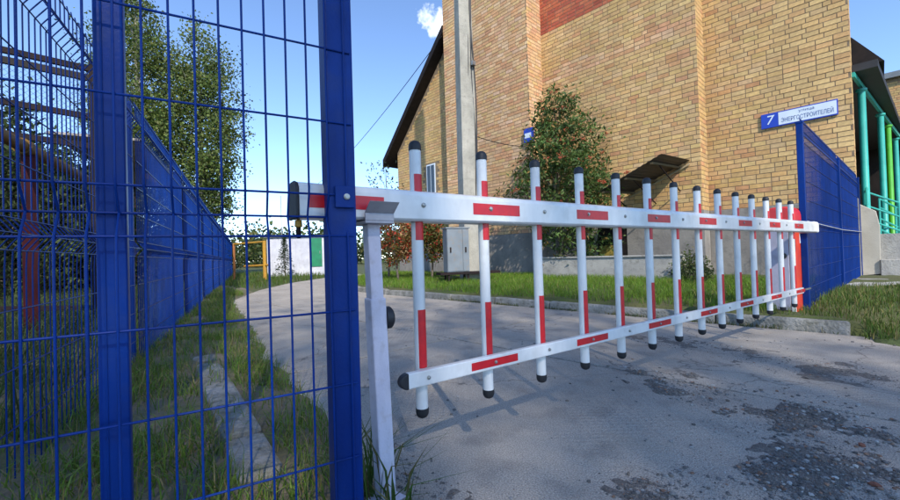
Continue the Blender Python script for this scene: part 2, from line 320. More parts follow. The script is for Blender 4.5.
# far bend of the road beyond the last whole slab
far = [(-8.82-0.011, KY)] if False else None
fp = [(-8.831, 2.40)]+[p for p in road_edge if p[0] < -9]+list(reversed([p for p in kerb_far if p[0] < -9]))+[(-8.831, KY+.14)]
fo = link('slab', bpy.data.meshes.new('slab'), None, roado); me = fo.data; me.from_pydata([(x, y, -0.004) for x, y in fp], [], [tuple(range(len(fp)))]); me.materials.append(M['road']); fixn(me)
if me.polygons[0].normal.z < 0: me.flip_normals()
gapf = [(-7.2, KY-.012), (-8.6, KY-.012), (-8.831, KY-.012), (-8.831, KY+.14), (-8.6, KY+.1)]
fo = link('slab', bpy.data.meshes.new('slab'), None, roado); me = fo.data; me.from_pydata([(x, y, -0.006) for x, y in gapf], [], [tuple(range(len(gapf)))]); me.materials.append(M['road']); fixn(me)
if me.polygons[0].normal.z < 0: me.flip_normals()

# kerb of single stones
kerbo = tag(bpy.data.objects.new('kerb', None), kind='structure'); COL.objects.link(kerbo)
def kerb_stone(a, b, hgt, wd=0.16, jit=0.006, end=False):
    a, b = Vector((*a, 0)), Vector((*b, 0)); d = (b-a).normalized(); n = Vector((-d.y, d.x, 0)); 
    if n.y < 0 and abs(n.y) > 0.2: n = -n
    a = a+d*0.006; b = b-d*0.006
    o = n*random.uniform(-jit, jit); h0 = hgt+random.uniform(-.008, .008); h1 = hgt+random.uniform(-.008, .008)
    if end: h1 *= 0.55
    MB().hexa([a+o-Vector((0,0,.06)), b+o-Vector((0,0,.06)), b+n*wd+o-Vector((0,0,.06)), a+n*wd+o-Vector((0,0,.06)), a+o+n*.02+Vector((0,0,h0)), b+o+n*.02+Vector((0,0,h1)), b+n*wd+o+Vector((0,0,h1)), a+n*wd+o+Vector((0,0,h0))]).build('kerb_stone', 'oldkerb', kerbo, bevel=0.02)
x = -7.2
while x < -0.35:
    x2 = min(x+1.0, -0.12); kerb_stone((x, KY), (x2, KY), 0.10, end=(x2 > -0.2)); x = x2
kf = kerb_far
for (a, b) in zip(kf[:-1], kf[1:]):
    L0 = math.dist(a, b); n = max(1, round(L0/1.0))
    for k in range(n):
        p = (a[0]+(b[0]-a[0])*k/n, a[1]+(b[1]-a[1])*k/n); q = (a[0]+(b[0]-a[0])*(k+1)/n, a[1]+(b[1]-a[1])*(k+1)/n); kerb_stone(q, p, 0.11)

# verges as height fields
def hfield(name, x0, x1, y0, y1, step, hf, m, kind='structure', parent=None):
    X = np.arange(x0, x1+1e-6, step); Y = np.arange(y0, y1+1e-6, step); gx, gy = np.meshgrid(X, Y); Z = hf(gx, gy)
    V = np.stack([gx, gy, Z], -1).reshape(-1, 3); ny, nx = gx.shape; i = np.arange(ny*nx).reshape(ny, nx)
    Fq = np.stack([i[:-1, :-1], i[:-1, 1:], i[1:, 1:], i[1:, :-1]], -1).reshape(-1, 4)
    keep = (Z[:-1, :-1] > -9) & (Z[1:, 1:] > -9) & (Z[1:, :-1] > -9) & (Z[:-1, 1:] > -9); Fq = Fq[keep.ravel()]
    me = np_mesh(name, V, Fq, m); me.polygons.foreach_set('use_smooth', [True]*len(me.polygons)); o = link(name, me); tag(o, kind=kind); return o
def vnoise(x, y, s, seed=0):
    """smooth value noise, numpy"""
    r = np.random.default_rng(seed); T = r.random((256, 256)); u = np.asarray(x)/s+100.3; v = np.asarray(y)/s+77.7
    iu = np.floor(u).astype(int); iv = np.floor(v).astype(int); fu = u-iu; fv = v-iv; fu = fu*fu*(3-2*fu); fv = fv*fv*(3-2*fv)
    g = lambda a, b: T[a % 256, b % 256]
    return (g(iu, iv)*(1-fu)+g(iu+1, iv)*fu)*(1-fv)+(g(iu, iv+1)*(1-fu)+g(iu+1, iv+1)*fu)*fv
kfx = np.array([p[0] for p in kf][::-1]); kfy = np.array([p[1] for p in kf][::-1])
def kerb_y(x): return np.interp(x, np.r_[kfx, 9], np.r_[kfy, KY])
def h_right(x, y):
    e = y-kerb_y(x)-0.10
    h = 0.10+0.035*vnoise(x, y, .5, 1)+0.02*vnoise(x, y, .16, 2)+np.clip(y-KY-.3, 0, 3)*0.012
    h = np.where(x > -0.3, h-np.clip((x+0.3)*0.35, 0, .12)*np.clip(1-(y-KY)/1.2, 0, 1), h)      # kerb breaks off, ground runs down to the road
    h2 = np.clip((y-(KY-.28-.12*vnoise(x, y, .3, 6)))*.16, -.05, .10)+.02*vnoise(x, y, .16, 2)-.008      # past the last kerb stone the turf spills on to the road
    h = np.where((x > -.14) & (y < KY+.35), np.minimum(h, h2), h)
    return np.where((e < 0) & (x < -.14), -0.2, h)
hfield('verge', -15, 6, KY-0.52, 11.0, 0.09, h_right, 'turf')
rex = np.array([p[0] for p in road_edge][::-1]); rey = np.array([p[1] for p in road_edge][::-1])
def h_left(x, y):
    e = np.interp(x, rex, rey)-y                                       # metres left of the road edge
    h = np.clip(e, -.4, .4)*0.16-.004+(0.05*vnoise(x, y, .35, 3)+0.025*vnoise(x, y, .1, 4)-.03)*np.clip((e+.2)/.4, .25, 1)
    return np.where(e < -0.5, -0.3, h)
hfield('dirt_verge', -18, 0.2, -4.0, 3.4, 0.06, h_left, 'soil')

# concrete apron in front of the porch
ap = [gz(806, 292, .15), gz(832, 283, .15), gz(858, 274, .15), gz(880, 267, .15), Vector((2.2, 12, .15)), Vector((3, 8.2, .15)), gz(898, 284, .15)]
mb = MB(); mb.prism([(p.x, p.y, 0.10) for p in ap], (0, 0, 0.055)); tag(mb.build('pavement', 'concrete', bevel=0.01), kind='structure')

# ================================================================== BRICK BUILDING
bld = thing('brick_building', (-2.7, 10.7, 0), 'tall yellow brick building with stepped wall sections behind the barrier', 'building')
XR, X1, X2, X3 = -0.30, -2.74, -6.85, -10.40
YR, YM, YL, YW = 10.99, 10.45, 9.75, 10.12
TOP = 12.0
core = MB()
core.box((X1, YR, -.1), (XR, YR+.45, TOP)); core.build('wall', 'mortar', bld); WR = COL.objects[-1]
mb = MB(); mb.box((X2, YM, -.1), (X1, YR+.45, TOP)); WM = mb.build('wall', 'mortar', bld)
mb = MB(); mb.box((X3, YL, -.1), (X2, YR+.45, TOP)); WL = mb.build('wall', 'mortar', bld)
YEL = [(.58, .375, .155), (.59, .39, .165), (.57, .36, .145), (.57, .34, .14), (.56, .325, .135), (.58, .38, .175), (.55, .345, .14), (.58, .37, .155)]
PINK = [(.62, .37, .19), (.60, .33, .165), (.64, .40, .21), (.56, .29, .14), (.60, .38, .17), (.64, .42, .24)]
REDB = [(.40, .085, .04), (.45, .11, .05), (.36, .075, .04), (.47, .14, .065)]
CH, BL, BH, BT = 0.1015, 0.25, 0.010, 0.0055      # course height, brick length, joint height, relief
def pal(sec, x, z, r):
    if sec == 'L':
        return PINK[int(r.random()*len(PINK))]
    if sec == 'M' and z > 7.28: return REDB[int(r.random()*4)]
    c = YEL[int(r.random()*len(YEL))]
    if sec == 'M' and abs(z-(5.93+0.02*math.sin(x*3))) < 0.17: c = PINK[int(r.random()*6)]        # a course band of pinker bricks
    if r.random() < 0.08 and sec != 'W': c = (.52, .27, .12)
    return c
def courses(a, d, length, z0, z1, sec, seed):
    """bricks of one wall face: start a, direction d (unit), outward normal is d x up; yields (s0, s1, z, colour)"""
    r = random.Random(seed); k = 0; z = z0
    while z+CH <= z1+1e-6:
        s = -(0.13 if k % 2 else 0.0)-(0.0 if r.random() < .7 else 0.065); 
        while s < length-0.02:
            wb = BL if r.random() > 0.13 else 0.12
            s0, s1 = max(s, 0.0), min(s+wb, length)
            if s1-s0 > 0.03: yield s0, s1, z, pal(sec, a[0]+d[0]*(s0+s1)/2, z, r)
            s += wb+0.011
        z += CH; k += 1
def face_bricks(a, d, length, z0, z1, sec, seed, VV, FF, CC, pick=None, ends=(0, 0)):
    n = Vector((d[1], -d[0], 0)); a = Vector((a[0], a[1], 0)); dv = Vector((d[0], d[1], 0)); r = random.Random(seed+99)
    for s0, s1, z, c in courses(a, d, length, z0, z1, sec, seed):
        j = 1+r.uniform(-.12, .12); c = (c[0]*j, c[1]*j*(1+r.uniform(-.04, .04)), c[2]*j*(1+r.uniform(-.1, .1)))
        t = BT+r.uniform(-.0015, .0015)
        if pick is not None and pick(s0, s1, z): picked.append((a+dv*s0, dv, n, s1-s0, z, t, c)); continue
        e0 = -ends[0] if s0 <= 0.001 else 0; e1 = ends[1] if s1 >= length-0.001 else 0
        p, q = a+dv*(s0+e0), a+dv*(s1+e1); i = len(VV); zz0, zz1 = z+BH/2, z+CH-BH/2; o = n*t; bk = n*-0.01; ch = 0.003
        VV += [p+bk+Vector((0,0,zz0)), q+bk+Vector((0,0,zz0)), q+bk+Vector((0,0,zz1)), p+bk+Vector((0,0,zz1)),
               p+o+dv*ch+Vector((0,0,zz0+ch)), q+o-dv*ch+Vector((0,0,zz0+ch)), q+o-dv*ch+Vector((0,0,zz1-ch)), p+o+dv*ch+Vector((0,0,zz1-ch))]
        FF += [(i+4, i+5, i+6, i+7), (i, i+1, i+5, i+4), (i+1, i+2, i+6, i+5), (i+2, i+3, i+7, i+6), (i+3, i, i+4, i+7)]; CC += [c]*5
picked = []
def stuff_bricks(name, faces, parent):
    VV, FF, CC = [], [], []
    for f in faces: face_bricks(*f[:7], VV, FF, CC, **(f[7] if len(f) > 7 else {}))
    o = link(name, np_mesh(name, np.array([tuple(v) for v in VV]), np.array(FF), 'brick', np.array(CC)), None, parent, world=True); tag(o, kind='stuff'); return o
ZP, ZPL = 1.645, 1.375
near = lambda s0, s1, z: s0 > 1.18 and z < 6.2 and len(picked) < 300 and 2.0 < z
stuff_bricks('brickwork', [((X1, YR), (1, 0), XR-X1, ZP, TOP, 'R', 1, dict(pick=near, ends=(0, BT))), ((XR, YR), (0, 1), 0.45, ZP, TOP, 'R', 2)], WR)
stuff_bricks('brickwork', [((X2, YM), (1, 0), X1-X2, ZP, TOP, 'M', 3, dict(ends=(0, BT))), ((X1, YM), (0, 1), YR-YM, ZP, TOP, 'R', 4)], WM)
stuff_bricks('brickwork', [((X3, YL), (1, 0), X2-X3, ZPL, TOP, 'L', 5, dict(ends=(0, BT))), ((X2, YL), (0, 1), YM-YL, ZPL, TOP, 'L', 6)], WL)
cache = {}
for (p, dv, n, ln, z, t, c) in picked:                     # the bricks nearest the lens are single pieces
    key = (round(ln, 2), YEL.index(min(YEL, key=lambda q: sum((q[i]-c[i])**2 for i in range(3)))), random.randrange(3))
    if key not in cache:
        l0 = key[0]; ch = 0.003; f = 0.9+0.1*key[2]; hh = CH-BH
        V = np.array([(0, .01, 0), (l0, .01, 0), (l0, .01, hh), (0, .01, hh), (ch, -BT, ch), (l0-ch, -BT, ch), (l0-ch, -BT, hh-ch), (ch, -BT, hh-ch)])
        Fq = np.array([(4, 5, 6, 7), (0, 1, 5, 4), (1, 2, 6, 5), (2, 3, 7, 6), (3, 0, 4, 7)])
        cache[key] = np_mesh('brick', V, Fq, 'brick', np.tile(np.array(YEL[key[1]])*f, (5, 1)))
    o = link('brick', cache[key], None, WR, world=True); o.location = (p.x, p.y+random.uniform(-.003, .003), z+BH/2)
# plinths, coping
mb = MB(); mb.box((X1+.001, YR-.035, -.15), (XR+.03, YR+.40, ZP-.004)); mb.build('plinth', 'plinth', bld, bevel=.01)
mb = MB(); mb.box((X2+.001, YM-.035, -.15), (-5.25, YM+.4, ZP-.004)).box((-4.45, YM-.035, -.15), (X1+.03, YM+.4, ZP-.004)).box((-5.25, YM-.035, 1.52), (-4.45, YM+.3, ZP-.004)); mb.build('plinth', 'plinth', bld)
mb = MB(); mb.box((X3-.03, YL-.035, -.15), (X2+.03, YM+.3, ZPL-.004)); mb.build('plinth', 'plinth', bld, bevel=.01)
mb = MB(); mb.box((X3-.05, YL-.06, TOP), (X2+.05, YR+.5, TOP+.1)).box((X2+.051, YM-.06, TOP), (X1+.05, YR+.5, TOP+.1)).box((X1+.051, YR-.06, TOP), (XR+.05, YR+.5, TOP+.1)); mb.build('coping', 'tin', bld)
# dark basement doorway with ochre lower board
mb = MB(); mb.box((-5.25, YM-.02, -.1), (-4.45, YM-.012, 1.52)); mb.build('doorway', 'dark', bld)
mb = MB(); mb.box((-5.2, YM-.05, .2), (-4.75, YM-.021, .92)); mb.build('door_board', mat('ochre_board', (.30, .22, .04), .7, (.22, .17, .03), 6), bld)

# sheet canopy above the basement steps: rises to the right, stands out 1.7 m
can = tag(thing('entrance_canopy', (-3.6, YM-.8, 2.4), 'dark corrugated sheet canopy on brackets over the basement door', 'canopy'))
cA, cB = Vector((-2.96, YM-.012, 2.82)), Vector((-4.35, YM-.012, 2.22)); ow = Vector((0, -1.75, -0.12))
mb = MB(); nn = 26
for i in range(nn+1):
    p = cA.lerp(cB, i/nn); q = p+ow; dz = 0.010*(i % 2)
    mb.v += [tuple(p+Vector((0, 0, dz))), tuple(q+Vector((0, 0, dz)))]
for i in range(nn): mb.f.append((2*i, 2*i+1, 2*i+3, 2*i+2))
o = mb.build('roof_sheet', 'tin', can); sd = o.modifiers.new('s', 'SOLIDIFY'); sd.thickness = .006
for k in (.16, .55, .92):
    p = cA.lerp(cB, k)+Vector((0, -.01, -.045)); MB().bar(p, p+ow*.97, .05, .05).build('bracket', mat('ochre_wood', (.10, .075, .03), .8, (.07, .05, .025), 7), can)
    MB().tube([p+Vector((0, 0, -.55)), p+ow*.75], .014, 6).build('strut', 'rust', can)
MB().bar(cA+Vector((0, -.03, -.10)), cB+Vector((0, -.03, -.10)), .035, .035).build('wall_rail', mat('pale_wood', (.42, .33, .2), .8), can)

# low concrete parapet in front of the basement steps
mb = MB(); mb.box((-6.1, 8.9, 0), (-2.72, 9.12, .625)).box((-6.12, 8.87, .626), (-2.70, 9.15, .665)); tag(mb.build('parapet_wall', 'concrete', bevel=.012), 'low grey concrete wall before the basement door of the brick building', 'wall')

# gabled wing left of the tower
wing = thing('gabled_wing', (-12.5, 10.3, 0), 'lower yellow brick wing with steep dark roof edge left of the tall wall', 'building')
ga, gb = pY(393, 163, YW), pY(447, 44, YW)
slope = (gb.z-ga.z)/(gb.x-ga.x); XW = ga.x
zr = lambda x: ga.z+slope*(x-ga.x)
WXR = X3-.002
MB().prism([(XW+.35, YW, -.1), (WXR, YW, -.1), (WXR, YW, zr(WXR)), (XW+.35, YW, zr(XW+.35))], (0, .8, 0)).build('wall', 'mortar', wing)
VV, FF, CC = [], [], []
face_bricks((XW+.35, YW), (1, 0), WXR-XW-.35, .9, zr(WXR)-.1, 'W', 21, VV, FF, CC)
VV = np.array([tuple(v) for v in VV]).reshape(-1, 8, 3); keep = (VV[:, :, 2].max(1) < ga.z+slope*(VV[:, :, 0].min(1)-ga.x)-.05) & ~((VV[:, :, 0].max(1) > -11.98) & (VV[:, :, 0].min(1) < -11.42) & (VV[:, :, 2].max(1) > 3.12) & (VV[:, :, 2].min(1) < 4.32))
VV = VV[keep].reshape(-1, 3); CC = np.array(CC).reshape(-1, 5, 3)[keep].reshape(-1, 3); nb = keep.sum()
base = np.arange(nb)[:, None, None]*8+np.array([(4, 5, 6, 7), (0, 1, 5, 4), (1, 2, 6, 5), (2, 3, 7, 6), (3, 0, 4, 7)])[None]
tag(link('brickwork', np_mesh('brickwork', VV, base.reshape(-1, 4), 'brick', CC), None, wing, world=True), kind='stuff')
r0, r1 = Vector((XW-.15, YW-.42, zr(XW-.15)-.02)), Vector((WXR, YW-.42, zr(WXR)-.02))
MB().hexa([r0, r1, r1+Vector((0, 1.3, 0)), r0+Vector((0, 1.3, 0)), r0+Vector((0, 0, .27)), r1+Vector((0, 0, .27)), r1+Vector((0, 1.3, .27)), r0+Vector((0, 1.3, .27))]).build('roof', 'dark', wing)
wd = MB(); wd.box((-11.95, YW-.02, 3.15), (-11.45, YW+.02, 4.3)); wo = wd.build('window', 'signwhite', wing)
MB().box((-11.9, YW-.03, 3.2), (-11.72, YW-.021, 4.25)).box((-11.68, YW-.03, 3.2), (-11.5, YW-.021, 4.25)).build('pane', 'glass', wo)
mb = MB(); mb.box((XW+.32, YW-.03, -.1), (WXR, YW-.002, .895)); mb.build('plinth', 'plinth', wing)

# house sign with street name
def text_mesh(body, size):
    cu_ = bpy.data.curves.new('t', 'FONT'); cu_.body = body; cu_.size = size; cu_.extrude = 0.001; cu_.align_x = 'CENTER'; cu_.align_y = 'CENTER'
    ob = bpy.data.objects.new('t', cu_); COL.objects.link(ob); dg = bpy.context.evaluated_depsgraph_get(); dg.update()
    me = bpy.data.meshes.new_from_object(ob.evaluated_get(dg)); bpy.data.objects.remove(ob); me.materials.clear(); return me
def lettering(name, body, size, center, m, parent, width=None, shear=0.0):
    me = text_mesh(body, size); xs_ = [v.co.x for v in me.vertices]; wdt = max(xs_)-min(xs_); k = (width/wdt) if width else 1
    for v in me.vertices: x_, y_, z_ = v.co; v.co = (x_*k+shear*y_+center[0], center[1]-z_, y_+center[2])
    me.materials.append(M[m]); me.update(); return link(name, me, None, parent, world=True)
sg = thing('house_sign', (-1.1, YR-.03, 3.46), 'blue framed white street name plate with number 7 on the brick wall', 'sign')
sx0, sx1, sz0, sz1 = -1.70, -0.495, 3.305, 3.615
MB().box((sx0, YR-.045, sz0), (sx1, YR-.014, sz1)).build('sign_plate', 'signblue', sg, bevel=.004)
MB().box((sx0+.295, YR-.048, sz0+.025), (sx1-.018, YR-.0455, sz1-.022)).build('name_panel', 'signwhite', sg)
lettering('house_number', '7', .27, (sx0+.155, YR-.048, sz0+.155), 'signwhite', sg, shear=.12, width=.12)
lettering('lettering', 'улица', .075, ((sx0+sx1)/2+.14, YR-.050, sz1-.075), 'signink', sg, width=.24)
lettering('lettering', 'ЭНЕРГОСТРОИТЕЛЕЙ', .12, ((sx0+sx1)/2+.14, YR-.050, sz0+.105), 'signink', sg, width=.80)
# small blue plaque at the tower corner
pq = thing('corner_plaque', (X2, YL-.1, 4.2), 'small blue box sign at the corner of the tall wall above the rowan', 'sign')
MB().box((X2-.16, YL-.10, 3.98), (X2+.16, YL-.022, 4.38)).build('sign_box', 'signblue', pq, bevel=.015)
MB().box((X2-.12, YL-.105, 4.10), (X2+.10, YL-.1005, 4.24)).build('sign_panel', 'signwhite', pq)

# ================================================================== PORCH on the right
porch = thing('porch', (0, 12, 0), 'porch with teal columns and dark flat roof at the end of the brick building', 'porch')
zr0 = pY(860, 66, 11.0).z; xo = pY(878, 66, 11.0).x
Yf = 11.46
rz_ = zr0
rp = ray(900, 124); tt = (rz_-H)/rp.z; re2 = CP+rp*tt                 # where the eave leaves the frame
xk = (re2.x-xo)/(re2.y-Yf)
MB().prism([(-3.2, Yf-.25, rz_-.02), (xo, Yf-.25, rz_-.02), (xo+xk*12, Yf+12, rz_-.02), (-3.2, Yf+12, rz_-.02)], (0, 0, .14)).build('roof', 'tin', porch)
MB().hexa([Vector(p) for p in ((-3.2, Yf, rz_+.13), (XR+.45, Yf, rz_+.13), (XR+.45, 23, rz_+.13), (-3.2, 23, rz_+.13), (-3.2, Yf, rz_+3.2), (XR+.02, Yf, rz_+.75), (XR+.02, 23, rz_+.75), (-3.2, 23, rz_+3.2))]).build('upper_roof', 'dark', porch)
MB().box((-3.2, Yf, -.1), (-3.0, 30, rz_-.021)).build('back_wall', 'dark', porch)  # shade inside the porch is put into this wall's colour
MB().box((-2.999, 21, .951), (2.5, 21.2, rz_-.021)).build('end_wall', 'dark', porch)  # added dark wall closing the porch; its colour stands for interior shade
MB().box((-2.999, Yf, -.1), (.45, 30, .95)).build('floor', 'concrete', porch)
c1, c2_, c3 = col(868, 8.35), col(886, 10.0), col(893, 11.0)
for (p, m) in ((c1, 'teal'), (c2_, 'teal'), (c3, 'lime'), (col(900, 12.4), 'teal'), (col(906, 14.5), 'lime')):
    mb = MB(); mb.lathe([(.075, .951), (.075, 1.0), (.062, 1.02), (.062, rz_-.25), (.09, rz_-.22), (.09, rz_-.18)], (p.x, p.y, 0), 14); mb.build('column', m, porch, smooth=True)
d12 = (c2_-c1).normalized()
MB().bar(c1-d12*.9+Vector((0, 0, rz_-.10)), c1+d12*9+Vector((0, 0, rz_-.10)), .05, .09).build('beam', 'teal', porch)
def rail(p, q, zs, name='railing', posts=2):
    mb = MB(); p, q = Vector(p), Vector(q)
    for z in zs: mb.tube([p+Vector((0, 0, z)), q+Vector((0, 0, z))], .019, 7)
    for k in range(posts):
        b = p.lerp(q, k/(posts-1) if posts > 1 else 0); mb.tube([b+Vector((0, 0, -.02)), b+Vector((0, 0, zs[-1]))], .019, 7)
    mb.build(name, 'teal', porch, smooth=True)
pr = Vector((c1.x+.02, Yf+.02, .951)); rail(pr, Vector((c1.x+.02, c1.y+.55, .951)), (.32, .62, .92), posts=2)
q0 = Vector((c1.x+.02, c1.y+.55, .951)); rail(q0, q0+Vector((.45, .35, -.25)), (.32, .62, .92))
rs = col(881, 9.2); re_ = col(912, 9.6)
rail(Vector((rs.x, rs.y, .78)), Vector((re_.x, re_.y, .42)), (.30, .55, .80, 1.0), posts=3)
rail(Vector((rs.x, rs.y, .45)), Vector((re_.x, re_.y, .05)), (.25, .5), posts=2)
# ramp cheek wall and step
cw = [pY(857, 203, 11.30), pY(876, 211, 11.30), pY(880, 226, 11.30), pY(881, 274, 11.30), pY(857, 276, 11.30)]
MB().prism([(p.x, 11.30, max(p.z, -.05)) for p in cw], (0, .155, 0)).build('cheek_wall', mat('pale_concrete', (.50, .46, .38), .9, (.42, .38, .31), 2.5, bump=.3, dirt=.3, dirtc=(.3, .26, .2)), porch, bevel=.01)
MB().box((cw[3].x+.002, 11.25, .0), (cw[3].x+3, 12.6, .46)).build('step', 'concrete', porch, bevel=.01)
# far brick wing behind the porch
fw = thing('far_brick_wing', (6, 26, 0), 'flat-roofed brick block seen behind the porch roof', 'building')
fa, fb = pY(888, 79, 26), pY(888, 115, 26)
MB().box((fa.x-.1, 26, -.1), (fa.x+14, 34, fa.z-.02)).build('wall', 'mortar', fw)
VV, FF, CC = [], [], []; face_bricks((fa.x-.1, 26), (1, 0), 5, .5, fa.z-.1, 'R', 31, VV, FF, CC)
tag(link('brickwork', np_mesh('brickwork', np.array([tuple(v) for v in VV]), np.array(FF), 'brick', np.array(CC)), None, fw, world=True), kind='stuff')
MB().box((fa.x-.3, 25.8, fa.z-.02), (fa.x+14.2, 34.2, fa.z+.22)).build('parapet_cap', 'boxgrey', fw)

# ================================================================== BARRIER
B0 = Vector((-1.085, .744, 0)); BD = Vector((.1424, .9898, 0)).normalized(); BN = Vector((BD.y, -BD.x, 0))   # BN points to the lens side
def bp(t, o=0.0, z=0.0): return B0+BD*t+BN*o+Vector((0, 0, z))
boom = thing('barrier_boom', bp(2, 0, .255), 'white barrier boom with red reflective bars and hanging pickets closed across the road', 'barrier')
def boombar(name, t0, t1, o0, o1, z0, z1, m, parent, bevel=0, seg=2):
    mb = MB(); mb.hexa([bp(t0, o0, z0), bp(t1, o0, z0), bp(t1, o1, z0), bp(t0, o1, z0), bp(t0, o0, z1), bp(t1, o0, z1), bp(t1, o1, z1), bp(t0, o1, z1)]); return mb.build(name, m, parent, bevel, seg=seg)
TE = 4.47
# hollow box profile with a crowned top
prof = [(.045, .903), (.045, .978), (.036, .992), (.015, .999), (-.015, .999), (-.036, .992), (-.045, .978), (-.045, .903), (-.036, .896), (.036, .896)]
mb = MB(); mb.prism([bp(-.283, o, z) for o, z in prof], BD*(TE+.283)); bm_ = mb.build('boom', 'white', boom, bevel=.002)
cp_ = [(o*1.07, .947+(z-.947)*1.05) for o, z in prof]
MB().prism([bp(-.292, o, z) for o, z in cp_], BD*.010).build('end_cap', 'black', boom, bevel=.005)
MB().prism([bp(TE-.008, o, z) for o, z in cp_], BD*.02).build('end_cap', 'white', boom, bevel=.004)
SP = .2900; T0 = .112
for k in range(8):                                     # red reflective bars on the front of the boom
    c = T0-.29+2*SP*k+SP-.012
    c = -.145+.58*k
    if c+.115 > TE: break
    boombar('sticker', c-.115, c+.115, .0452, .0462, .925, .966, 'red', boom)
def bolt(t, o, z, parent, r=.0065):
    MB().lathe([(r*1.35, 0), (r*1.35, .002), (r, .0022), (r, .006), (r*.5, .0075)], bp(t, o, z), 8, BN).build('bolt', 'steel', parent)
rail_o = boombar('lower_rail', .036, 3.97, .0225, .0465, .36, .410, 'white', boom, bevel=.004)
def dome(p, ax, r, ln, name, parent):
    MB().lathe([(r, 0), (r, ln*.45), (r*.93, ln*.65), (r*.72, ln*.86), (r*.35, ln*.98), (r*.05, ln)], p, 14, ax).build(name, 'black', parent, smooth=True)
ec = MB(); n_ = 12
pts = [(.0345*math.cos(a), .026*math.sin(a)) for a in [PI/2+PI*k/n_ for k in range(n_+1)]]
MB().prism([bp(.04+x_*.9, .0215, .385+z_) for x_, z_ in pts]+[bp(.05, .0215, .358), bp(.05, .0215, .412)][:0], BN*.026).build('rail_end_cap', 'black', rail_o, bevel=.004)
boombar('rail_strap', 3.96, 4.22, .028, .036, .378, .392, 'steel', boom)
for k in range(7):
    c = .112+SP+2*SP*k-.0
    boombar('rail_sticker', c-.112, c+.112, .0467, .0475, .371, .399, 'red', rail_o)
PR = .0200
for k in range(14):
    t = T0+SP*k; tk = bp(t)
    mb = MB(); n = 20
    # round tube with fine vertical ribs as on an extruded profile
    rr = lambda i: PR*(1.0 if i % 2 else .965)
    ring = [(rr(i)*math.cos(2*PI*i/n), rr(i)*math.sin(2*PI*i/n)) for i in range(n)]
    mb.prism([tk+Vector((a, b, .270)) for a, b in ring], (0, 0, .872)); pk = mb.build('picket', 'white', boom, smooth=True)
    dome(bp(t, 0, 1.138), (0, 0, 1), PR*1.09, .034, 'picket_cap', pk); dome(bp(t, 0, .274), (0, 0, -1), PR*1.09, .034, 'picket_cap', pk)
    ab = math.atan2(BN.y, BN.x)
    for z0, z1 in ((.835, 1.056), (.40 if k else .41, .603)):
        mb = MB(); seg = 6
        for i in range(seg+1):
            a = ab+rad(-46)+rad(92)*i/seg; p = tk+Vector((math.cos(a), math.sin(a), 0))*(PR+.0009); mb.v += [(p.x, p.y, z0), (p.x, p.y, z1)]
        for i in range(seg): mb.f.append((2*i, 2*i+2, 2*i+3, 2*i+1))
        mb.build('picket_sticker', 'red', pk)
    bolt(t-.0, .045, .948, boom); bolt(t, .0465, .385, rail_o, .005)
# little lock tassel hanging under the free end
MB().lathe([(.004, 0), (.004, -.004), (.010, -.005), (.011, -.022), (.006, -.025)], bp(-.275, 0, .897), 10).build('lock_ring', 'yellow', boom, smooth=True)
MB().lathe([(.007, -.025), (.008, -.05), (.004, -.056)], bp(-.275, 0, .897), 8).build('lock_pin', 'rust', boom, smooth=True)

# fork post that the boom rests in
sup = thing('boom_rest_post', gz(387, 501), 'pale lilac square rest post with fork bracket under the boom end', 'post')
sb = gz(386, 501); st = bp(-.055, .0, .89)
sp_dir = (st-sb); smid = sb+sp_dir*.735
MB().bar(sb, smid, .052, .052, BN).build('sleeve', 'lilac', sup, bevel=.004)
MB().bar(sb+sp_dir*.70, st, .042, .042, BN).build('inner_post', 'lilac', sup, bevel=.003)
MB().box((-.045, -.045, 0), (.045, .045, .006), Matrix.Rotation(rad(8), 3, 'Z'), sb+Vector((0, 0, .006))).build('foot_plate', 'lilac', sup, bevel=.002)
fk = MB()
fk.hexa([bp(-.10, -.07, .884), bp(-.005, -.07, .884), bp(-.005, .062, .884), bp(-.10, .062, .884), bp(-.10, -.07, .892), bp(-.005, -.07, .892), bp(-.005, .062, .892), bp(-.10, .062, .892)])
for o0, o1 in ((-.070, -.064), (.056, .062)):
    e = .04 if o0 > 0 else -.04
    fk.hexa([bp(-.10, o0, .892), bp(-.005, o0, .892), bp(-.005, o1, .892), bp(-.10, o1, .892), bp(-.10, o0, .915), bp(-.005, o0, .915), bp(-.005, o1, .915), bp(-.10, o1, .915)])
    fk.hexa([bp(-.10, o0, .915), bp(-.005, o0, .915), bp(-.005, o1, .915), bp(-.10, o1, .915), bp(-.10, o0+e, .945), bp(-.005, o0+e, .945), bp(-.005, o1+e, .945), bp(-.10, o1+e, .945)])
fk.build('fork', 'alu', sup, bevel=.0015)
kd = sb+sp_dir*.66+BD*.026
MB().lathe([(.034, 0), (.036, .006), (.036, .02), (.03, .026)], kd, 16, BD).build('knob', 'black', sup, smooth=True)

# drive cabinet: stands on the verge just behind the boom
CO = -.15
c1_ = pl(795, 265, bp(0, CO), BN); CT = (c1_-B0).dot(BD)
CT2 = (pl(807, 265, bp(0, CO), BN)-B0).dot(BD); CO2 = (pl(767.5, 265, bp(CT), BD)-B0).dot(BN); CZ = pl(785, 222, bp(CT), BD).z; CZT = pl(785, 206.5, bp(CT), BD).z
cab = thing('barrier_cabinet', bp(CT+.15, CO-.15, .1), 'barrier drive cabinet with grey door, orange side and rounded red hood', 'cabinet')
def cbox(name, t0, t1, o0, o1, z0, z1, m, bevel=.004, parent=cab): return boombar(name, t0, t1, o0, o1, z0, z1, m, parent, bevel)
cbox('body', CT+.015, CT2, CO2, CO, .06, CZ, 'orange')
cbox('door', CT, CT+.013, CO2+.012, CO-.045, .13, CZ-.01, mat('grey_lilac_door', (.40, .38, .46), .45, (.34, .33, .40), 5, dirt=.3, dirtc=(.25, .22, .22)))
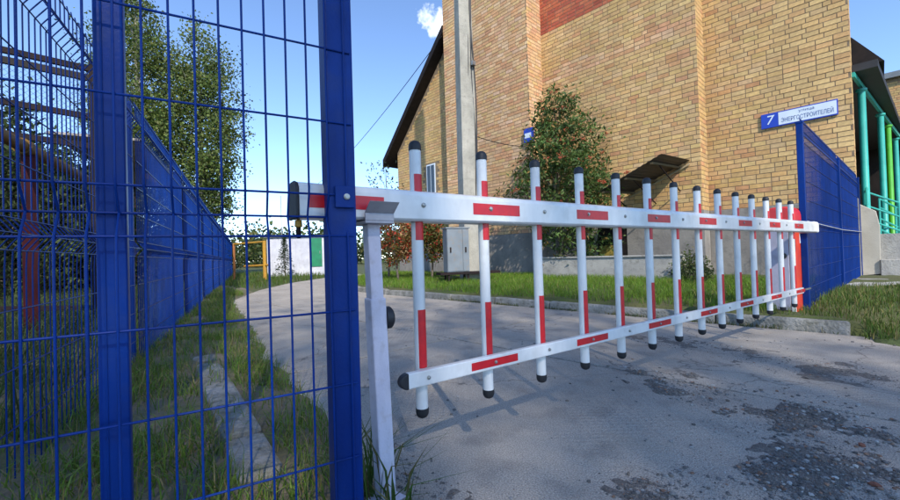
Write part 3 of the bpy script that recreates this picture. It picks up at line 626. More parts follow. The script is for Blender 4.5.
cbox('door_frame', CT+.002, CT+.013, CO-.04, CO-.004, .10, CZ-.004, 'white')
hd = MB(); hp = []; hc, hw = (CO+CO2)/2, (CO-CO2)/2+.015
for i in range(17):
    a = PI*i/16; hp.append((hc-hw*(abs(math.cos(a))**.55)*(1 if math.cos(a) > 0 else -1), CZ+.001+(CZT-CZ)*math.sin(a)**.55 if 0 < i < 16 else CZ+.001))
hd.prism([bp(CT-.02, o, z) for o, z in hp], BD*(CT2-CT+.03)).build('hood', mat('red_hood', (.62, .03, .03), .3, (.55, .03, .03), 8), cab, bevel=.02, seg=3)
zk = pl(783, 256, bp(CT), BD).z; ok_ = (pl(783, 256, bp(CT), BD)-B0).dot(BN)
MB().lathe([(.032, 0), (.032, .012), (.025, .018)], bp(CT, ok_, zk), 14, -BD).build('lock', 'black', cab, smooth=True)
MB().lathe([(.010, .018), (.010, .026)], bp(CT, ok_, zk), 10, -BD).build('key_hole', 'steel', cab)
tm = (CT+CT2)/2+.03
lb = cbox('label_plate', tm-.05, tm+.04, CO+.0005, CO+.0015, .80, .90, 'signwhite', 0)
cbox('label_mark', tm-.03, tm+.01, CO+.0017, CO+.0021, .83, .87, 'red', 0, lb)
cbox('drive_shaft', tm-.05, tm+.02, CO+.001, -.046, .90, .985, 'steel', .003)

# ================================================================== FENCES (welded wire mesh with V folds)
ZS = [.04, .238, .438, .638, .843, .897, .955, 1.153, 1.353, 1.553, 1.753, 1.812, 1.868, 1.965]
def fold(z, depth=.032):
    for c in (.897, 1.812):
        if abs(z-c) < .058: return depth*(1-abs(z-c)/.058)
    return 0.0
def mesh_panel(length, n=6, rw=.0026, first=.03, depth=.032, sub=2, pitch=.05):
    mb = MB(); xs_ = np.arange(first, length-.01, pitch)
    zp = []
    for a, b in zip(ZS[:-1], ZS[1:]):
        zp.append(a)
        if fold(a) > 0 or fold(b) > 0: zp += [a+(b-a)*q/sub for q in range(1, sub)]
    zp = [0.0]+zp+[ZS[-1], 2.0]
    for x in xs_: mb.tube([(x, fold(z, depth) if z < 1.97 else -.006, z) for z in zp], rw, n)
    for z in ZS: y = fold(z, depth)+rw*1.7; mb.tube([(0.0, y, z), (length, y, z)], rw*1.05, n)
    return mb
# panel next to the rest post, square to the road
PD = Vector((.244, .970, 0)).normalized(); PN = Vector((-PD.y, PD.x, 0))       # PN points away from the lens
P0 = Vector((-1.237, -.381, 0))
pan_len = .985
gate = thing('mesh_fence_panel', P0+PD*.5, 'blue wire mesh panel with square posts beside the boom end', 'fence')
me = mesh_panel(pan_len, 8, .0027, first=.018, sub=4).mesh('wire_mesh', 'blue'); smooth_all(me)
pangle = math.atan2(PD.y, PD.x)
o = link('wire_mesh', me, None, gate, world=True); o.location = P0; o.rotation_euler = (0, 0, pangle)
def post_at(s, wdt, dep, off, parent, top=2.02, base=P0, d=PD, n=PN, zb=-.05):
    p = base+d*s; mb = MB(); a, b = d*wdt/2, n*dep
    lo = p+n*off; mb.hexa([lo-a+Vector((0,0,zb)), lo+a+Vector((0,0,zb)), lo+a+b+Vector((0,0,zb)), lo-a+b+Vector((0,0,zb)), lo-a+Vector((0,0,top)), lo+a+Vector((0,0,top)), lo+a+b+Vector((0,0,top)), lo-a+b+Vector((0,0,top))])
    o = mb.build('post', 'blue', parent, bevel=.006, seg=3)
    a, b = d*(wdt/2+.004), n*.004; q = lo-b; e = n*(dep+.008)
    MB().hexa([q-a+Vector((0,0,top-.012)), q+a+Vector((0,0,top-.012)), q+a+e+Vector((0,0,top-.012)), q-a+e+Vector((0,0,top-.012)), q-a+Vector((0,0,top+.012)), q+a+Vector((0,0,top+.012)), q+a+e+Vector((0,0,top+.012)), q-a+e+Vector((0,0,top+.012))]).build('post_cap', 'blue', o, bevel=.003)
    return o
def s_at(px, py, off):    # where along the panel line a pixel column meets a plane parallel to it
    p = pl(px, py, P0+PN*off, PN); return (p-P0).dot(PD), p.z
sR = s_at(344, 250, .006)[0]; sLf = s_at(112, 250, .05)[0]
po = post_at(sR, .076, .08, .0065, gate)
bz = s_at(346, 197, 0)[1]
MB().box((-.026, -.004, -.03), (.026, .004, .03), Matrix.Rotation(pangle, 3, 'Z'), P0+PD*(sR+.004)-PN*.0015+Vector((0, 0, bz))).build('clamp', 'blue', po, bevel=.002)
MB().lathe([(.0085, 0), (.0085, .004), (.006, .0045), (.006, .008)], P0+PD*(sR+.008)-PN*.0055+Vector((0, 0, bz)), 10, -PN).build('bolt', 'steel', po)
post_at(sLf, .055, .03, .045, gate)
mb = MB()                                             # shallow seams along the middle post
for q in (-.012, .008): p = P0+PD*(sLf+q)+PN*.044; mb.tube([p, p+Vector((0, 0, 2.0))], .0022, 6)
mb.build('post_seam', 'blue', gate)
post_at(0.0, .06, .06, .012, gate)

# long fence along the road on the left
FD = Vector((-.9597, .281, 0)).normalized(); FN = Vector((FD.y, -FD.x, 0))     # FN points to the road
FN = FN if FN.dot(Vector((0, 1, 0))) > 0 else -FN
lf = thing('roadside_mesh_fence', P0+FD*12, 'long blue wire mesh fence running down the left side of the road', 'fence')
pm_near = mesh_panel(2.50, 6, .0026, depth=.042, sub=3).mesh('wire_mesh', 'blue'); smooth_all(pm_near)
pm_far = mesh_panel(2.50, 4, .0041, depth=.042).mesh('wire_mesh', 'blue')
fang = math.atan2(FD.y, FD.x)
NP = 11
flip = -1 if Vector((-FD.y, FD.x, 0)).dot(FN) < 0 else 1
for k in range(NP):
    b = P0+FD*(.06+2.58*k)
    o = link('wire_mesh', pm_near if k < 1 else pm_far, None, lf, world=True); o.location = b; o.rotation_euler = (0, 0, fang); o.scale = (1, flip, 1)
    if k: post_at(.06+2.58*k-.04, .06, .08, .008, lf, top=1.96, base=P0, d=FD, n=-FN)
post_at(.06+2.58*NP-.04, .06, .08, .008, lf, top=1.96, base=P0, d=FD, n=-FN)

# fence on the right behind the cabinet
RA = col(804, 4.12); RB = col(859.5, 7.75)
RD = (RB-RA); rl = RD.length; RD.normalize(); RN = Vector((RD.y, -RD.x, 0))
rf = thing('gateside_mesh_fence', RA+RD*2, 'blue wire mesh fence between the drive cabinet and the brick building corner', 'fence')
pm_r = mesh_panel(rl/2-.05, 5, .0031, depth=.012).mesh('wire_mesh', 'blue')
for k in range(2):
    o = link('wire_mesh', pm_r, None, rf, world=True); o.location = RA+RD*(.03+rl/2*k)+Vector((0, 0, .10)); o.rotation_euler = (0, 0, math.atan2(RD.y, RD.x)); o.scale = (1, -1, 1)
for k in range(3): post_at(rl/2*k, .05, .055, -.03, rf, top=2.03, base=RA, d=RD, n=-RN)
MB().tube([RA+RN*.035+Vector((0, 0, 1.02)), RA+RD*rl*.5+RN*.035+Vector((0, 0, .985)), RA+RD*rl+RN*.035+Vector((0, 0, 1.0))], .004, 6).build('tie_cable', 'white', rf)

# ================================================================== POLE, ELECTRIC BOX, CABLES
pb = col(470, 9.9, .1)
pole = thing('utility_pole', pb, 'square concrete utility pole with black cables before the tall brick wall', 'pole')
def ring4(c, r, z, rot): return [Vector((c.x+r*math.cos(rot+k*PI/2), c.y+r*math.sin(rot+k*PI/2), z)) for k in range(4)]
mb = MB(); zl = [-.1, 2.6, 2.61, 4.6, 4.61, 7.2, 7.21, 11.5]; rot = rad(20)
for i, z in enumerate(zl): mb.v += [tuple(q) for q in ring4(pb, (.305-.0095*z)*(0.985 if i in (1, 3, 5) else 1), z, rot)]
for i in range(len(zl)-1):
    for k in range(4): mb.f.append((i*4+k, i*4+(k+1) % 4, i*4+4+(k+1) % 4, i*4+4+k))
mb.f += [(3, 2, 1, 0), tuple(len(zl)*4-4+k for k in range(4))]
mb.build('shaft', 'pole', pole, bevel=.012)
rgt = Vector((math.cos(YAW), math.sin(YAW), 0)); tow = Vector((math.sin(YAW), -math.cos(YAW), 0))
for j, (ofs, rr_) in enumerate(((.235, .016), (.20, .013), (.10, .010))):
    path = []
    for i in range(30):
        z = 11.2-i*.37; path.append(pb+rgt*(ofs-.004*z+.022*math.sin(z*1.7+j*2)+(.03*math.sin(z*.6) if j == 0 else 0))+tow*(.14+.02*math.cos(z*2+j))+Vector((0, 0, z)))
    MB().tube(path, rr_, 6).build('cable', 'black', pole, smooth=True)
MB().box((-.03, -.05, -.05), (.03, .05, .05), None, pb+rgt*.21+tow*.2+Vector((0, 0, 5.3))).build('clamp', 'steel', pole)

eb = col(456, 9.45, .1)
ebt = thing('electric_cabinet', eb, 'grey steel electric cabinet on a rusty stand beside the concrete pole', 'cabinet')
er = Matrix.Rotation(YAW+rad(20), 3, 'Z')
MB().box((-.27, -.15, .40), (.27, .15, 1.40), er, (eb.x, eb.y, 0)).build('case', 'boxgrey', ebt, bevel=.006)
for x0, x1 in ((-.262, .10), (.11, .262)):
    d_ = MB().box((x0, -.165, .42), (x1, -.1505, 1.38), er, (eb.x, eb.y, 0)).build('door', 'boxgrey', ebt, bevel=.004)
    MB().box((x0+.05, -.185, .85), (x0+.08, -.1655, .97), er, (eb.x, eb.y, 0)).build('handle', 'rust', d_)
MB().box((-.30, -.17, 1.401), (.30, .18, 1.43), er, (eb.x, eb.y, 0)).build('lid', 'boxgrey', ebt, bevel=.004)
for x_, y_ in ((-.24, -.12), (.24, -.12), (.24, .12), (-.24, .12)):
    MB().box((x_-.02, y_-.02, .02), (x_+.02, y_+.02, .40), er, (eb.x, eb.y, 0)).build('leg', 'rust', ebt)
MB().box((-.45, -.17, .34), (1.05, .17, .395), er, (eb.x, eb.y, 0)).build('stand_plank', 'rust', ebt)
MB().box((.70, -.03, .10), (.74, .03, .80), er, (eb.x, eb.y, 0)).build('stand_post', 'rust', ebt)

def cable_obj(name, a, b, sag, r, label, n=24):
    a, b = Vector(a), Vector(b); t = thing(name, a, label, 'cable')
    MB().tube([a.lerp(b, i/n)-Vector((0, 0, sag*4*(i/n)*(1-i/n))) for i in range(n+1)], r, 5).build('strand', 'black', t)
cable_obj('overhead_cable', (X3-.02, YL-.06, 8.55), col(296, 42, 7.3), 1.0, .014, 'thin overhead cable sloping down across the sky from the tall wall')
cable_obj('wall_cable', pb+rgt*.2+Vector((0, 0, 3.6)), (X2-.05, YL-.06, 3.86), .06, .010, 'thin black cable from the concrete pole to the small blue box sign')

# ================================================================== THINGS BEHIND THE LEFT FENCE
cage = thing('steel_net_frame', col(40, 5.0), 'tall rusty steel frame with netting behind the blue roadside fence', 'frame')
ca_, cb_ = col(-60, 4.5), col(96.5, 5.2)
for z, th, m in ((3.42, .07, 'rust'), (3.30, .08, 'dark'), (2.80, .07, 'rust'), (2.42, .07, 'rust'), (.35, .06, 'rust')):
    o1, o2 = (Vector((0, 0, z)), Vector((0, 0, z-.10)))
    MB().bar(ca_+o1, cb_+o2, .05, th).build('beam', m, cage)
for k in (0.0, 1.0):
    p = ca_.lerp(cb_, k); MB().box((-.045, -.045, 0), (.045, .045, 3.4), None, p).build('post', 'rust', cage)
net = MB(); dv = cb_-ca_; ln = dv.length; dv.normalize(); st_ = .07
for sgn in (1, -1):
    s = -3.4
    while s < ln+3.4:
        a0, a1 = max(0, s if sgn > 0 else s-3.0), min(ln, s+3.0 if sgn > 0 else s)
        if a1 > a0+.05:
            z0 = .35+(a0-s if sgn > 0 else s-a0); z1 = .35+(a1-s if sgn > 0 else s-a1)
            net.tube([ca_+dv*a0+Vector((0, 0, min(max(z0, .35), 3.35))), ca_+dv*a1+Vector((0, 0, min(max(z1, .35), 3.35)))], .0016, 3, False)
        s += st_
net.build('net', 'rust', cage)
gp = thing('yellow_gas_pipe', col(30, 4.3), 'yellow gas pipe on a dull red post behind the blue roadside fence', 'pipe')
g0 = col(31, 4.2); g0.z = H+(268-149)/F*4.2; 
MB().tube([g0-FD*3+Vector((0, 0, .0)), g0+Vector((0, 0, 0)), g0+FD*2.6, g0+FD*2.7+Vector((0, 0, -.1)), g0+FD*2.7+Vector((0, 0, -1.4))], .062, 12).build('pipe', 'oldyellow', gp, smooth=True)
MB().lathe([(.08, -.05), (.08, .05)], g0+FD*-.12, 14, FD).build('pipe_flange', 'oldyellow', gp, smooth=True)
MB().box((-.06, -.06, 0), (.06, .06, g0.z-.06), None, (g0.x, g0.y, 0)).build('post', 'redpaint', gp, bevel=.004)
lr = thing('shed_roof_edge', col(160, 7), 'pale sloping roof edge on posts rising above the blue roadside fence', 'roof')
e0 = pl(141, 141, P0-FN*1.2, FN); e1 = pl(184, 189, P0-FN*1.2, FN)
MB().hexa([e0, e1, e1-FN*1.5, e0-FN*1.5, e0+Vector((0, 0, .05)), e1+Vector((0, 0, .05)), e1-FN*1.5+Vector((0, 0, .05)), e0-FN*1.5+Vector((0, 0, .05))]).build('roof_board', mat('weathered_board', (.34, .30, .25), .85, (.22, .19, .15), 8), lr)
for p in (e1, e1-FN*1.4): MB().box((-.05, -.05, 0), (.05, .05, p.z-.002), None, (p.x-FN.x*.06, p.y-FN.y*.06, 0)).build('post', 'rust', lr)
pm_ = e0.lerp(e1, .45); MB().tube([pm_-FN*.4+Vector((0, 0, -.22)), pm_-FN*.4+FD*1.2+Vector((0, 0, -.24))], .09, 12).build('pipe', 'yellow', lr, smooth=True)

# ================================================================== FAR END OF THE ROAD
ya, yb = col(234, 18.5), col(264.5, 17.0)
yf = thing('yellow_pipe_frame', ya.lerp(yb, .5), 'yellow gas pipe bent over in a square loop past the end of the fence', 'pipe')
MB().tube([ya, ya+Vector((0, 0, 1.62)), ], .05, 8).build('upright', mat('rust_orange', (.38, .14, .03), .6, (.28, .1, .03), 6), yf, smooth=True)
MB().tube([yb, yb+Vector((0, 0, 1.64))], .075, 10).build('upright', 'yellow', yf, smooth=True)
MB().tube([ya+Vector((0, 0, 1.60)), yb+Vector((0, 0, 1.60))], .04, 8).build('top_pipe', 'yellow', yf, smooth=True)
yd = (yb-ya)
MB().tube([ya+yd*.35+Vector((0, 0, .58)), yb+yd*.12+Vector((0, 0, .62))], .045, 8).build('low_pipe', 'yellow', yf, smooth=True)
sa, sb2 = col(267, 21.5), col(343, 21.8)
sd_ = (sb2-sa); sln = sd_.length; sd_.normalize(); sn = Vector((sd_.y, -sd_.x, 0)); sn = sn if sn.dot(-sa) > 0 else -sn
shed = thing('white_shed', sa.lerp(sb2, .5), 'whitewashed shed with a green door at the far end of the road', 'shed')
def sbox(name, t0, t1, o0, o1, z0, z1, m, parent=shed):
    P = lambda t, o, z: sa+sd_*t+sn*o+Vector((0, 0, z)); return MB().hexa([P(t0, o0, z0), P(t1, o0, z0), P(t1, o1, z0), P(t0, o1, z0), P(t0, o0, z1), P(t1, o0, z1), P(t1, o1, z1), P(t0, o1, z1)]).build(name, m, parent)
sbox('wall', 0, sln, -2.6, 0, -.05, 2.02, 'shedwhite'); sbox('roof', -.1, sln+.1, -2.7, .12, 2.021, 2.10, 'boxgrey')
k = 0.0
while k < sln-.1: sbox('board', k+.006, k+.29, .001, .012, 0, 2.01, 'shedwhite'); k += .3
dx = (310-267)/(343-267)*sln; dr = sbox('door', dx, dx+.62, .013, .05, .42, 1.93, 'green'); sbox('handle', dx+.5, dx+.54, .051, .08, 1.1, 1.25, 'steel', dr)
fpz = col(282, 30); pt = thing('thin_mast', fpz, 'thin grey mast standing behind the white shed', 'pole'); MB().tube([fpz, fpz+Vector((0, 0, 5.6))], .03, 6).build('mast', 'alu', pt)

# ================================================================== VEGETATION
def tree(name, base, label, cat, trunk_top, r0, clumps, per, spread, lsize, colr, var=.35, alt=None, altp=0, group=None, bark='bark', limbs=30, wid=.5, lean=(0, 0), parts=('crown',)):
    t = thing(name, base, label, cat, group); base = Vector(base)
    tip = base+Vector((lean[0], lean[1], trunk_top)); mid = base.lerp(tip, .5)+Vector((random.uniform(-.1, .1), random.uniform(-.1, .1), 0))
    path = [base-Vector((0, 0, .1)), base.lerp(mid, .5), mid, mid.lerp(tip, .5), tip]
    mb = MB(); mb.tube(path, [r0*1.15, r0*.9, r0*.7, r0*.45, r0*.12], 9)
    cl = [Vector(c) for c in clumps]; idx = random.sample(range(len(cl)), min(limbs, len(cl)))
    for i in idx:
        c = cl[i]; f = min(max((c.z-base.z)/trunk_top-.18, .12), .92)
        a = base.lerp(mid, f*2) if f < .5 else mid.lerp(tip, f*2-1)
        m_ = a.lerp(c, .55)+Vector((0, 0, .06*trunk_top*random.random()*.5)); rr_ = max(r0*.32*(1-f*.7), .006); mb.tube([a, m_, c], [rr_, rr_*.6, rr_*.22], 5)
    mb.build('trunk', bark, t, smooth=True)
    C_ = np.array([tuple(c) for c in clumps]); n = len(C_)*per
    ci = np.repeat(np.arange(len(C_)), per); P = C_[ci]+rng.normal(size=(n, 3))*np.array(spread)[None, :]*(.6+.8*rng.random((len(C_), 1)))[ci]
    V, Fq = leaves(P, lsize, wid); cc = lcol(n, colr, var, alt, altp); cc = cc*(.72+.56*rng.random((len(C_), 1)))[ci]
    link('crown', np_mesh('crown', V, Fq, 'leaf', cc), None, t, world=True); return t
def env_clumps(base, n, prof, seed, jit=.15):
    """clumps in a body of revolution: prof = [(z, radius)], biased to the outside"""
    r = random.Random(seed); zs = [p[0] for p in prof]; rs_ = [p[1] for p in prof]; outp = []
    lob = [(r.uniform(0, 2*PI), r.uniform(zs[0], zs[-1]), r.uniform(.7, 1.25)) for _ in range(14)]
    while len(outp) < n:
        z = r.uniform(zs[0], zs[-1]); R_ = float(np.interp(z, zs, rs_))
        if r.random() > (R_/max(rs_))**1.3+.05: continue
        a = r.uniform(0, 2*PI); m = 1.0
        for la, lz, lm in lob:
            dd = (math.cos(a-la)-1)*2-((z-lz)/(zs[-1]-zs[0])*5)**2
            m *= 1+(lm-1)*math.exp(dd)
        q = R_*m*math.sqrt(r.random()*.85+.15)*(1+r.uniform(-jit, jit)); outp.append((base[0]+q*math.cos(a), base[1]+q*math.sin(a), base[2]+z))
    return outp
# rowan with berries against the middle wall section
rb = gz(563, 277, .15); rb = Vector((rb.x, rb.y-.1, .12))
mpp = c2w(0, 1).length
Zr = 10.2
cl = env_clumps(rb, 190, [(.75, .35), (1.1, .9), (1.7, 1.3), (2.3, 1.42), (2.9, 1.15), (3.5, .85), (4.1, .55), (4.5, .25), (4.72, .08)], 11, .34)
cl = [(c[0]+math.cos(YAW)*.62*max(0, 1-(c[2]-rb.z)/4.4)+.0, c[1]+math.sin(YAW)*.62*max(0, 1-(c[2]-rb.z)/4.4), c[2]-(.12 if c[2] < 2 else 0)) for c in cl]
rw = tree('rowan_tree', rb, 'bushy rowan tree with orange red berries in front of the brick wall', 'tree', 4.3, .075, cl, 66, (.155, .155, .115), .11, (.085, .135, .034), .5, (.22, .14, .04), .09, limbs=60, wid=.42)
VV, FF = [], []
ico = np.array([(0, 0, 1), (.89, 0, .45), (.28, .85, .45), (-.72, .53, .45), (-.72, -.53, .45), (.28, -.85, .45), (.72, .53, -.45), (-.28, .85, -.45), (-.89, 0, -.45), (-.28, -.85, -.45), (.72, -.53, -.45), (0, 0, -1)])
icf = np.array([(0,1,2),(0,2,3),(0,3,4),(0,4,5),(0,5,1),(1,6,2),(2,7,3),(3,8,4),(4,9,5),(5,10,1),(2,6,7),(3,7,8),(4,8,9),(5,9,10),(1,10,6),(11,7,6),(11,8,7),(11,9,8),(11,10,9),(11,6,10)])
def spheres(P, r): 
    V = (P[:, None, :]+ico[None]*np.asarray(r).reshape(-1, 1, 1)).reshape(-1, 3); Fq = (np.arange(len(P))[:, None, None]*12+icf[None]).reshape(-1, 3); return V, Fq
sel = [c for c in cl if c[2] > 1.5]; random.shuffle(sel); bc = np.array(sel[:110])+rng.normal(size=(min(110, len(sel)), 3))*.12
bc[:, :2] += (bc[:, :2]-np.array([rb.x, rb.y]))*.12
P = np.repeat(bc, 14, 0)+rng.normal(size=(len(bc)*14, 3))*np.array([.035, .035, .02]); V, Fq = spheres(P, .012+.004*rng.random(len(P)))
tag(link('berries', np_mesh('berries', V, Fq, 'berry'), None, rw, world=True), kind='stuff')
# tall aspens behind the fence
def aspen(px, Z, hgt, wid_, seed, lab, n=270, z0=.22):
    b = col(px, Z); pr_ = [(hgt*z0, wid_*.45), (hgt*.38, wid_*.8), (hgt*.55, wid_), (hgt*.72, wid_*.85), (hgt*.87, wid_*.55), (hgt*.97, wid_*.22), (hgt, .1)]
    return tree('aspen_tree', b, lab, 'tree', hgt*.95, .2, env_clumps(b, n, pr_, seed, .25), 105, (.36, .36, .36), .15, (.11, .15, .035), .4, (.18, .19, .06), .15, bark='palebark', limbs=70, wid=.75, group='tall aspens behind the fence')
aspen(140, 24, 18.5, 2.2, 5, 'tallest aspen rising behind the blue fence beside the gate post')
aspen(203, 25, 15.4, 2.35, 6, 'rounded aspen standing behind the blue fence nearest the shed', 310)
aspen(112, 29, 18.0, 1.6, 8, 'slim aspen half hidden by the blue gate post', 90)
# dark bushes behind the left fence
for i, (px, Z, hh, ww, lab) in enumerate(((8, 8.5, 4.0, 1.5, 'dark bush directly behind the dull red pipe post'), (55, 9.5, 3.6, 1.5, 'dark bush behind the netted steel frame'), (92, 10.5, 3.3, 1.3, 'low dark bush behind the end post of the netted frame'),
        (-45, 8.0, 5.0, 1.8, 'dark bush past the outer end of the netted frame'), (-10, 12.5, 5.2, 1.7, 'tall bush furthest behind the netted steel frame'), (70, 13.5, 4.6, 1.6, 'tall bush between the netted frame and the aspens'),
        (150, 15.5, 3.4, 1.5, 'bush at the foot of the tallest aspen behind the fence'), (186, 19, 3.2, 1.5, 'bush at the foot of the rounded aspen behind the fence'), (212, 25, 3.0, 1.7, 'bush behind the far end of the blue roadside fence'))):
    b = col(px, Z); tree('leafy_bush', b, lab, 'bush', hh*.8, .06, env_clumps(b, 70, [(.2, ww*.8), (hh*.4, ww), (hh*.75, ww*.7), (hh, .2)], 30+i), 90, (.24, .24, .2), .14, (.05, .075, .022), .4, group='bushes behind the roadside fence', limbs=25)
# shrubs with red leaves by the far kerb
for i, (px, Z, hh, ww, lab) in enumerate(((398, 11.0, 2.0, .55, 'red berried rowan sapling beside the far kerb bend'), (431, 11.4, 1.7, .5, 'green and red rowan sapling beside the electric cabinet'))):
    b = col(px, Z, .12); t = tree('rowan_sapling', b, lab, 'tree', hh*.9, .03, env_clumps(b, 46, [(.55, .2), (.9, ww), (hh*.75, ww*.9), (hh, .15)], 50+i), 70, (.10, .10, .09), .085, (.10, .105, .022) if i else (.13, .09, .022), .4, (.36, .045, .02), .30 if i == 0 else .18, limbs=24, wid=.45)
b = col(388, 12.2, .1); tree('thin_sapling', b, 'tall thin sapling with sparse leaves left of the gabled wing', 'tree', 3.4, .03, [tuple(Vector(b)+Vector((random.uniform(-.5, .5), random.uniform(-.5, .5), random.uniform(1.4, 3.5)))) for _ in range(26)], 14, (.12, .12, .12), .09, (.05, .06, .03), limbs=26)
# weeds by the wall
for i, (px, py, hh, lab) in enumerate(((690, 283, .62, 'tall bushy weed by the wall corner behind the barrier pickets'), (703, 285, .45, 'lower bushy weed beside the tall one at the wall corner'), (680, 281, .38, 'small weed nearest the low concrete wall'))):
    b = gz(px, py, .14); tree('tall_weed', b, lab, 'plant', hh*.9, .010, env_clumps(b, 22, [(.05, .07), (hh*.5, .13), (hh, .03)], 70+i), 34, (.045, .045, .05), .05, (.07, .10, .03), .4, (.18, .16, .06), .15, group='weeds by the wall corner', limbs=16)
# young spruce before the shed
b = col(284.5, 19.5); ys_ = thing('young_spruce', b, 'dark young spruce in front of the white shed', 'tree')
MB().tube([b-Vector((0, 0, .1)), b+Vector((0, 0, 2.15))], [.035, .008], 6).build('trunk', 'bark', ys_)
P, A = [], []
for i in range(16):
    z = .25+i*.12; rr_ = (2.25-z)*.26
    for k in range(9):
        a = random.uniform(0, 2*PI)
        for q in range(12): u = random.random(); P.append((b.x+rr_*u*math.cos(a), b.y+rr_*u*math.sin(a), z-.12*u))
P = np.array(P)+rng.normal(size=(len(P), 3))*.02; V, Fq = leaves(P, .09, .3); link('crown', np_mesh('crown', V, Fq, 'leaf', lcol(len(P), (.03, .05, .022), .4)), None, ys_, world=True)
# far belt of trees
P = []
for k in range(130):
    px = random.uniform(-250, 520); Z = random.uniform(52, 75); b = col(px, Z); hh = random.uniform(2.2, 4.6)
    P.append(np.array([b.x, b.y, 0])+rng.normal(size=(260, 3))*np.array([1.3, 1.3, .9])+np.array([0, 0, hh*.5])+rng.random((260, 1))*np.array([0, 0, hh*.55]))
P = np.concatenate(P); P[:, 2] = np.abs(P[:, 2]); V, Fq = leaves(P, .55, .8)
o = link('far_wood', np_mesh('far_wood', V, Fq, 'leaf', lcol(len(P), (.075, .105, .03), .4, (.16, .15, .05), .15))); tag(o, 'low belt of green trees beyond the shed', 'wood', kind='stuff')
# tall poplars some 20 m behind the lens keep the gateway out of the sun
SP_ = Vector((-SUN.y, SUN.x, 0))                       # across the sun's direction
for i, (a_, p_, zb_, zt_, ww) in enumerate(((19.5, -2.6, 12.5, 23.0, 1.9), (20.5, .2, 12.8, 23.5, 2.0), (19.8, 2.75, 13.0, 23.0, 1.75), (22.5, -1.2, 15, 24.5, 1.8), (22.3, 1.6, 15, 24.5, 1.8))):
    b = SUN*a_+SP_*p_; b.z = 0
    tree('poplar_tree', b, 'tall poplar on the near side of the gateway', 'tree', zt_*.95, .3, env_clumps(b, 170, [(zb_, ww*.75), (zb_+2, ww), (zt_-3, ww), (zt_-1, ww*.7), (zt_, .3)], 90+i), 14, (.75, .75, .7), .16, (.05, .085, .02), limbs=40, wid=.8, group='poplars on the near side of the gateway')

# ------------------------------------------------------------------ grass
def blades(name, P, h, wd, colr, alt, altp, lean=.45):
    n = len(P); a = rng.random(n)*2*PI; d = np.stack([np.cos(a), np.sin(a), np.zeros(n)], 1); b2 = rng.random(n)*2*PI; l = np.stack([np.cos(b2), np.sin(b2), np.zeros(n)], 1)
    hh = h*(.45+.9*rng.random((n, 1))); ww = wd*(.7+.6*rng.random((n, 1))); ln = hh*lean*rng.random((n, 1)); up_ = np.array([0, 0, 1.])
    V = np.empty((n, 5, 3)); V[:, 0] = P-d*ww/2; V[:, 1] = P+d*ww/2; m = P+l*ln*.35+up_*hh*.55; V[:, 2] = m+d*ww*.38; V[:, 3] = m-d*ww*.38; V[:, 4] = P+l*ln*1.3+up_*hh*(1-.25*(ln/hh))
    Fq = (np.arange(n)[:, None, None]*5+np.array([(0, 1, 2), (0, 2, 3), (3, 2, 4)])[None]).reshape(-1, 3)
    c = np.repeat(lcol(n, colr, .35, alt, altp), 3, 0); o = link(name, np_mesh(name, V.reshape(-1, 3), Fq, 'grass', c)); tag(o, kind='stuff'); return o
def scatter(n, x0, x1, y0, y1, hf, dens):
    x = rng.uniform(x0, x1, n); y = rng.uniform(y0, y1, n); k = rng.random(n) < dens(x, y); x, y = x[k], y[k]; return np.stack([x, y, hf(x, y)-.008], 1)
P = scatter(85000, -13.5, -.75, KY+.13, 9.6, h_right, lambda x, y: (.35+.9*vnoise(x, y, .5, 9))*(y > kerb_y(x)+.14)*(~((x > -8.9) & (x < -7.4) & (y > 7.2) & (y < 8.3)))*(.55+.45*(vnoise(x, y, .15, 10) > .4)))
o = blades('verge_grass', P, .115, .007, (.12, .215, .02), (.26, .24, .07), .09, .8); tag(o, 'bright green grass on the verge between kerb and brick building', 'grass')
P = scatter(22000, -1.2, 3.2, KY+.15, 8.2, h_right, lambda x, y: (.3+.9*vnoise(x, y, .4, 12))*((x < .6) | (y < 7.0)))
P = np.concatenate([P, scatter(5000, -.12, 3.0, KY-.3, KY+.3, h_right, lambda x, y: (.25+.9*vnoise(x, y, .25, 13))*(h_right(x, y) > .012))])
o = blades('corner_grass', P, .085, .007, (.085, .135, .022), (.2, .17, .06), .2); tag(o, 'short grass in front of the right hand mesh fence', 'grass')
P = scatter(2600, -6.5, -.1, KY-.05, KY+.01, lambda x, y: np.zeros_like(x), lambda x, y: (vnoise(x, y*0, .35, 16) > .5)*.6+.05)
o = blades('kerb_weeds', P, .05, .006, (.06, .09, .02), (.16, .13, .05), .3, .9); tag(o, 'tiny weeds rooted in the gutter along the kerb', 'grass')
def dl(x, y):
    e = np.interp(x, rex, rey)-y; band = np.exp(-((e-.22)/.24)**2)*1.1+np.exp(-((e-.9)/.4)**2)*1.0; return band*(.15+1.4*(vnoise(x, y, .22, 14) > .38)*vnoise(x, y, .3, 15))*(e > .0)
P = scatter(230000, -16, -.4, -1.2, 3.0, h_left, dl)
kp = ~((np.abs((P[:, 0]+2.6)*.12+P[:, 1]-.62) < .10) & (P[:, 0] > -3.9) & (P[:, 0] < -1.35) & (rng.random(len(P)) < .75)); P = P[kp]
o = blades('roadside_grass', P, .105, .0045, (.115, .19, .028), (.25, .20, .08), .2, 1.1); tag(o, 'patchy wild grass along the left fence and road edge', 'grass')
P = scatter(14000, -30, -13, -2, 14, lambda x, y: np.full_like(x, -.05), lambda x, y: ((np.interp(x, rex, rey)-y) > .1).astype(float)*.9)
o = blades('meadow_grass', P, .25, .02, (.07, .12, .02), (.15, .15, .04), .15); tag(o, 'grass before the white shed at the far end of the road', 'grass')
fy = lambda x: -.381-.2928*(x+1.237)-.12
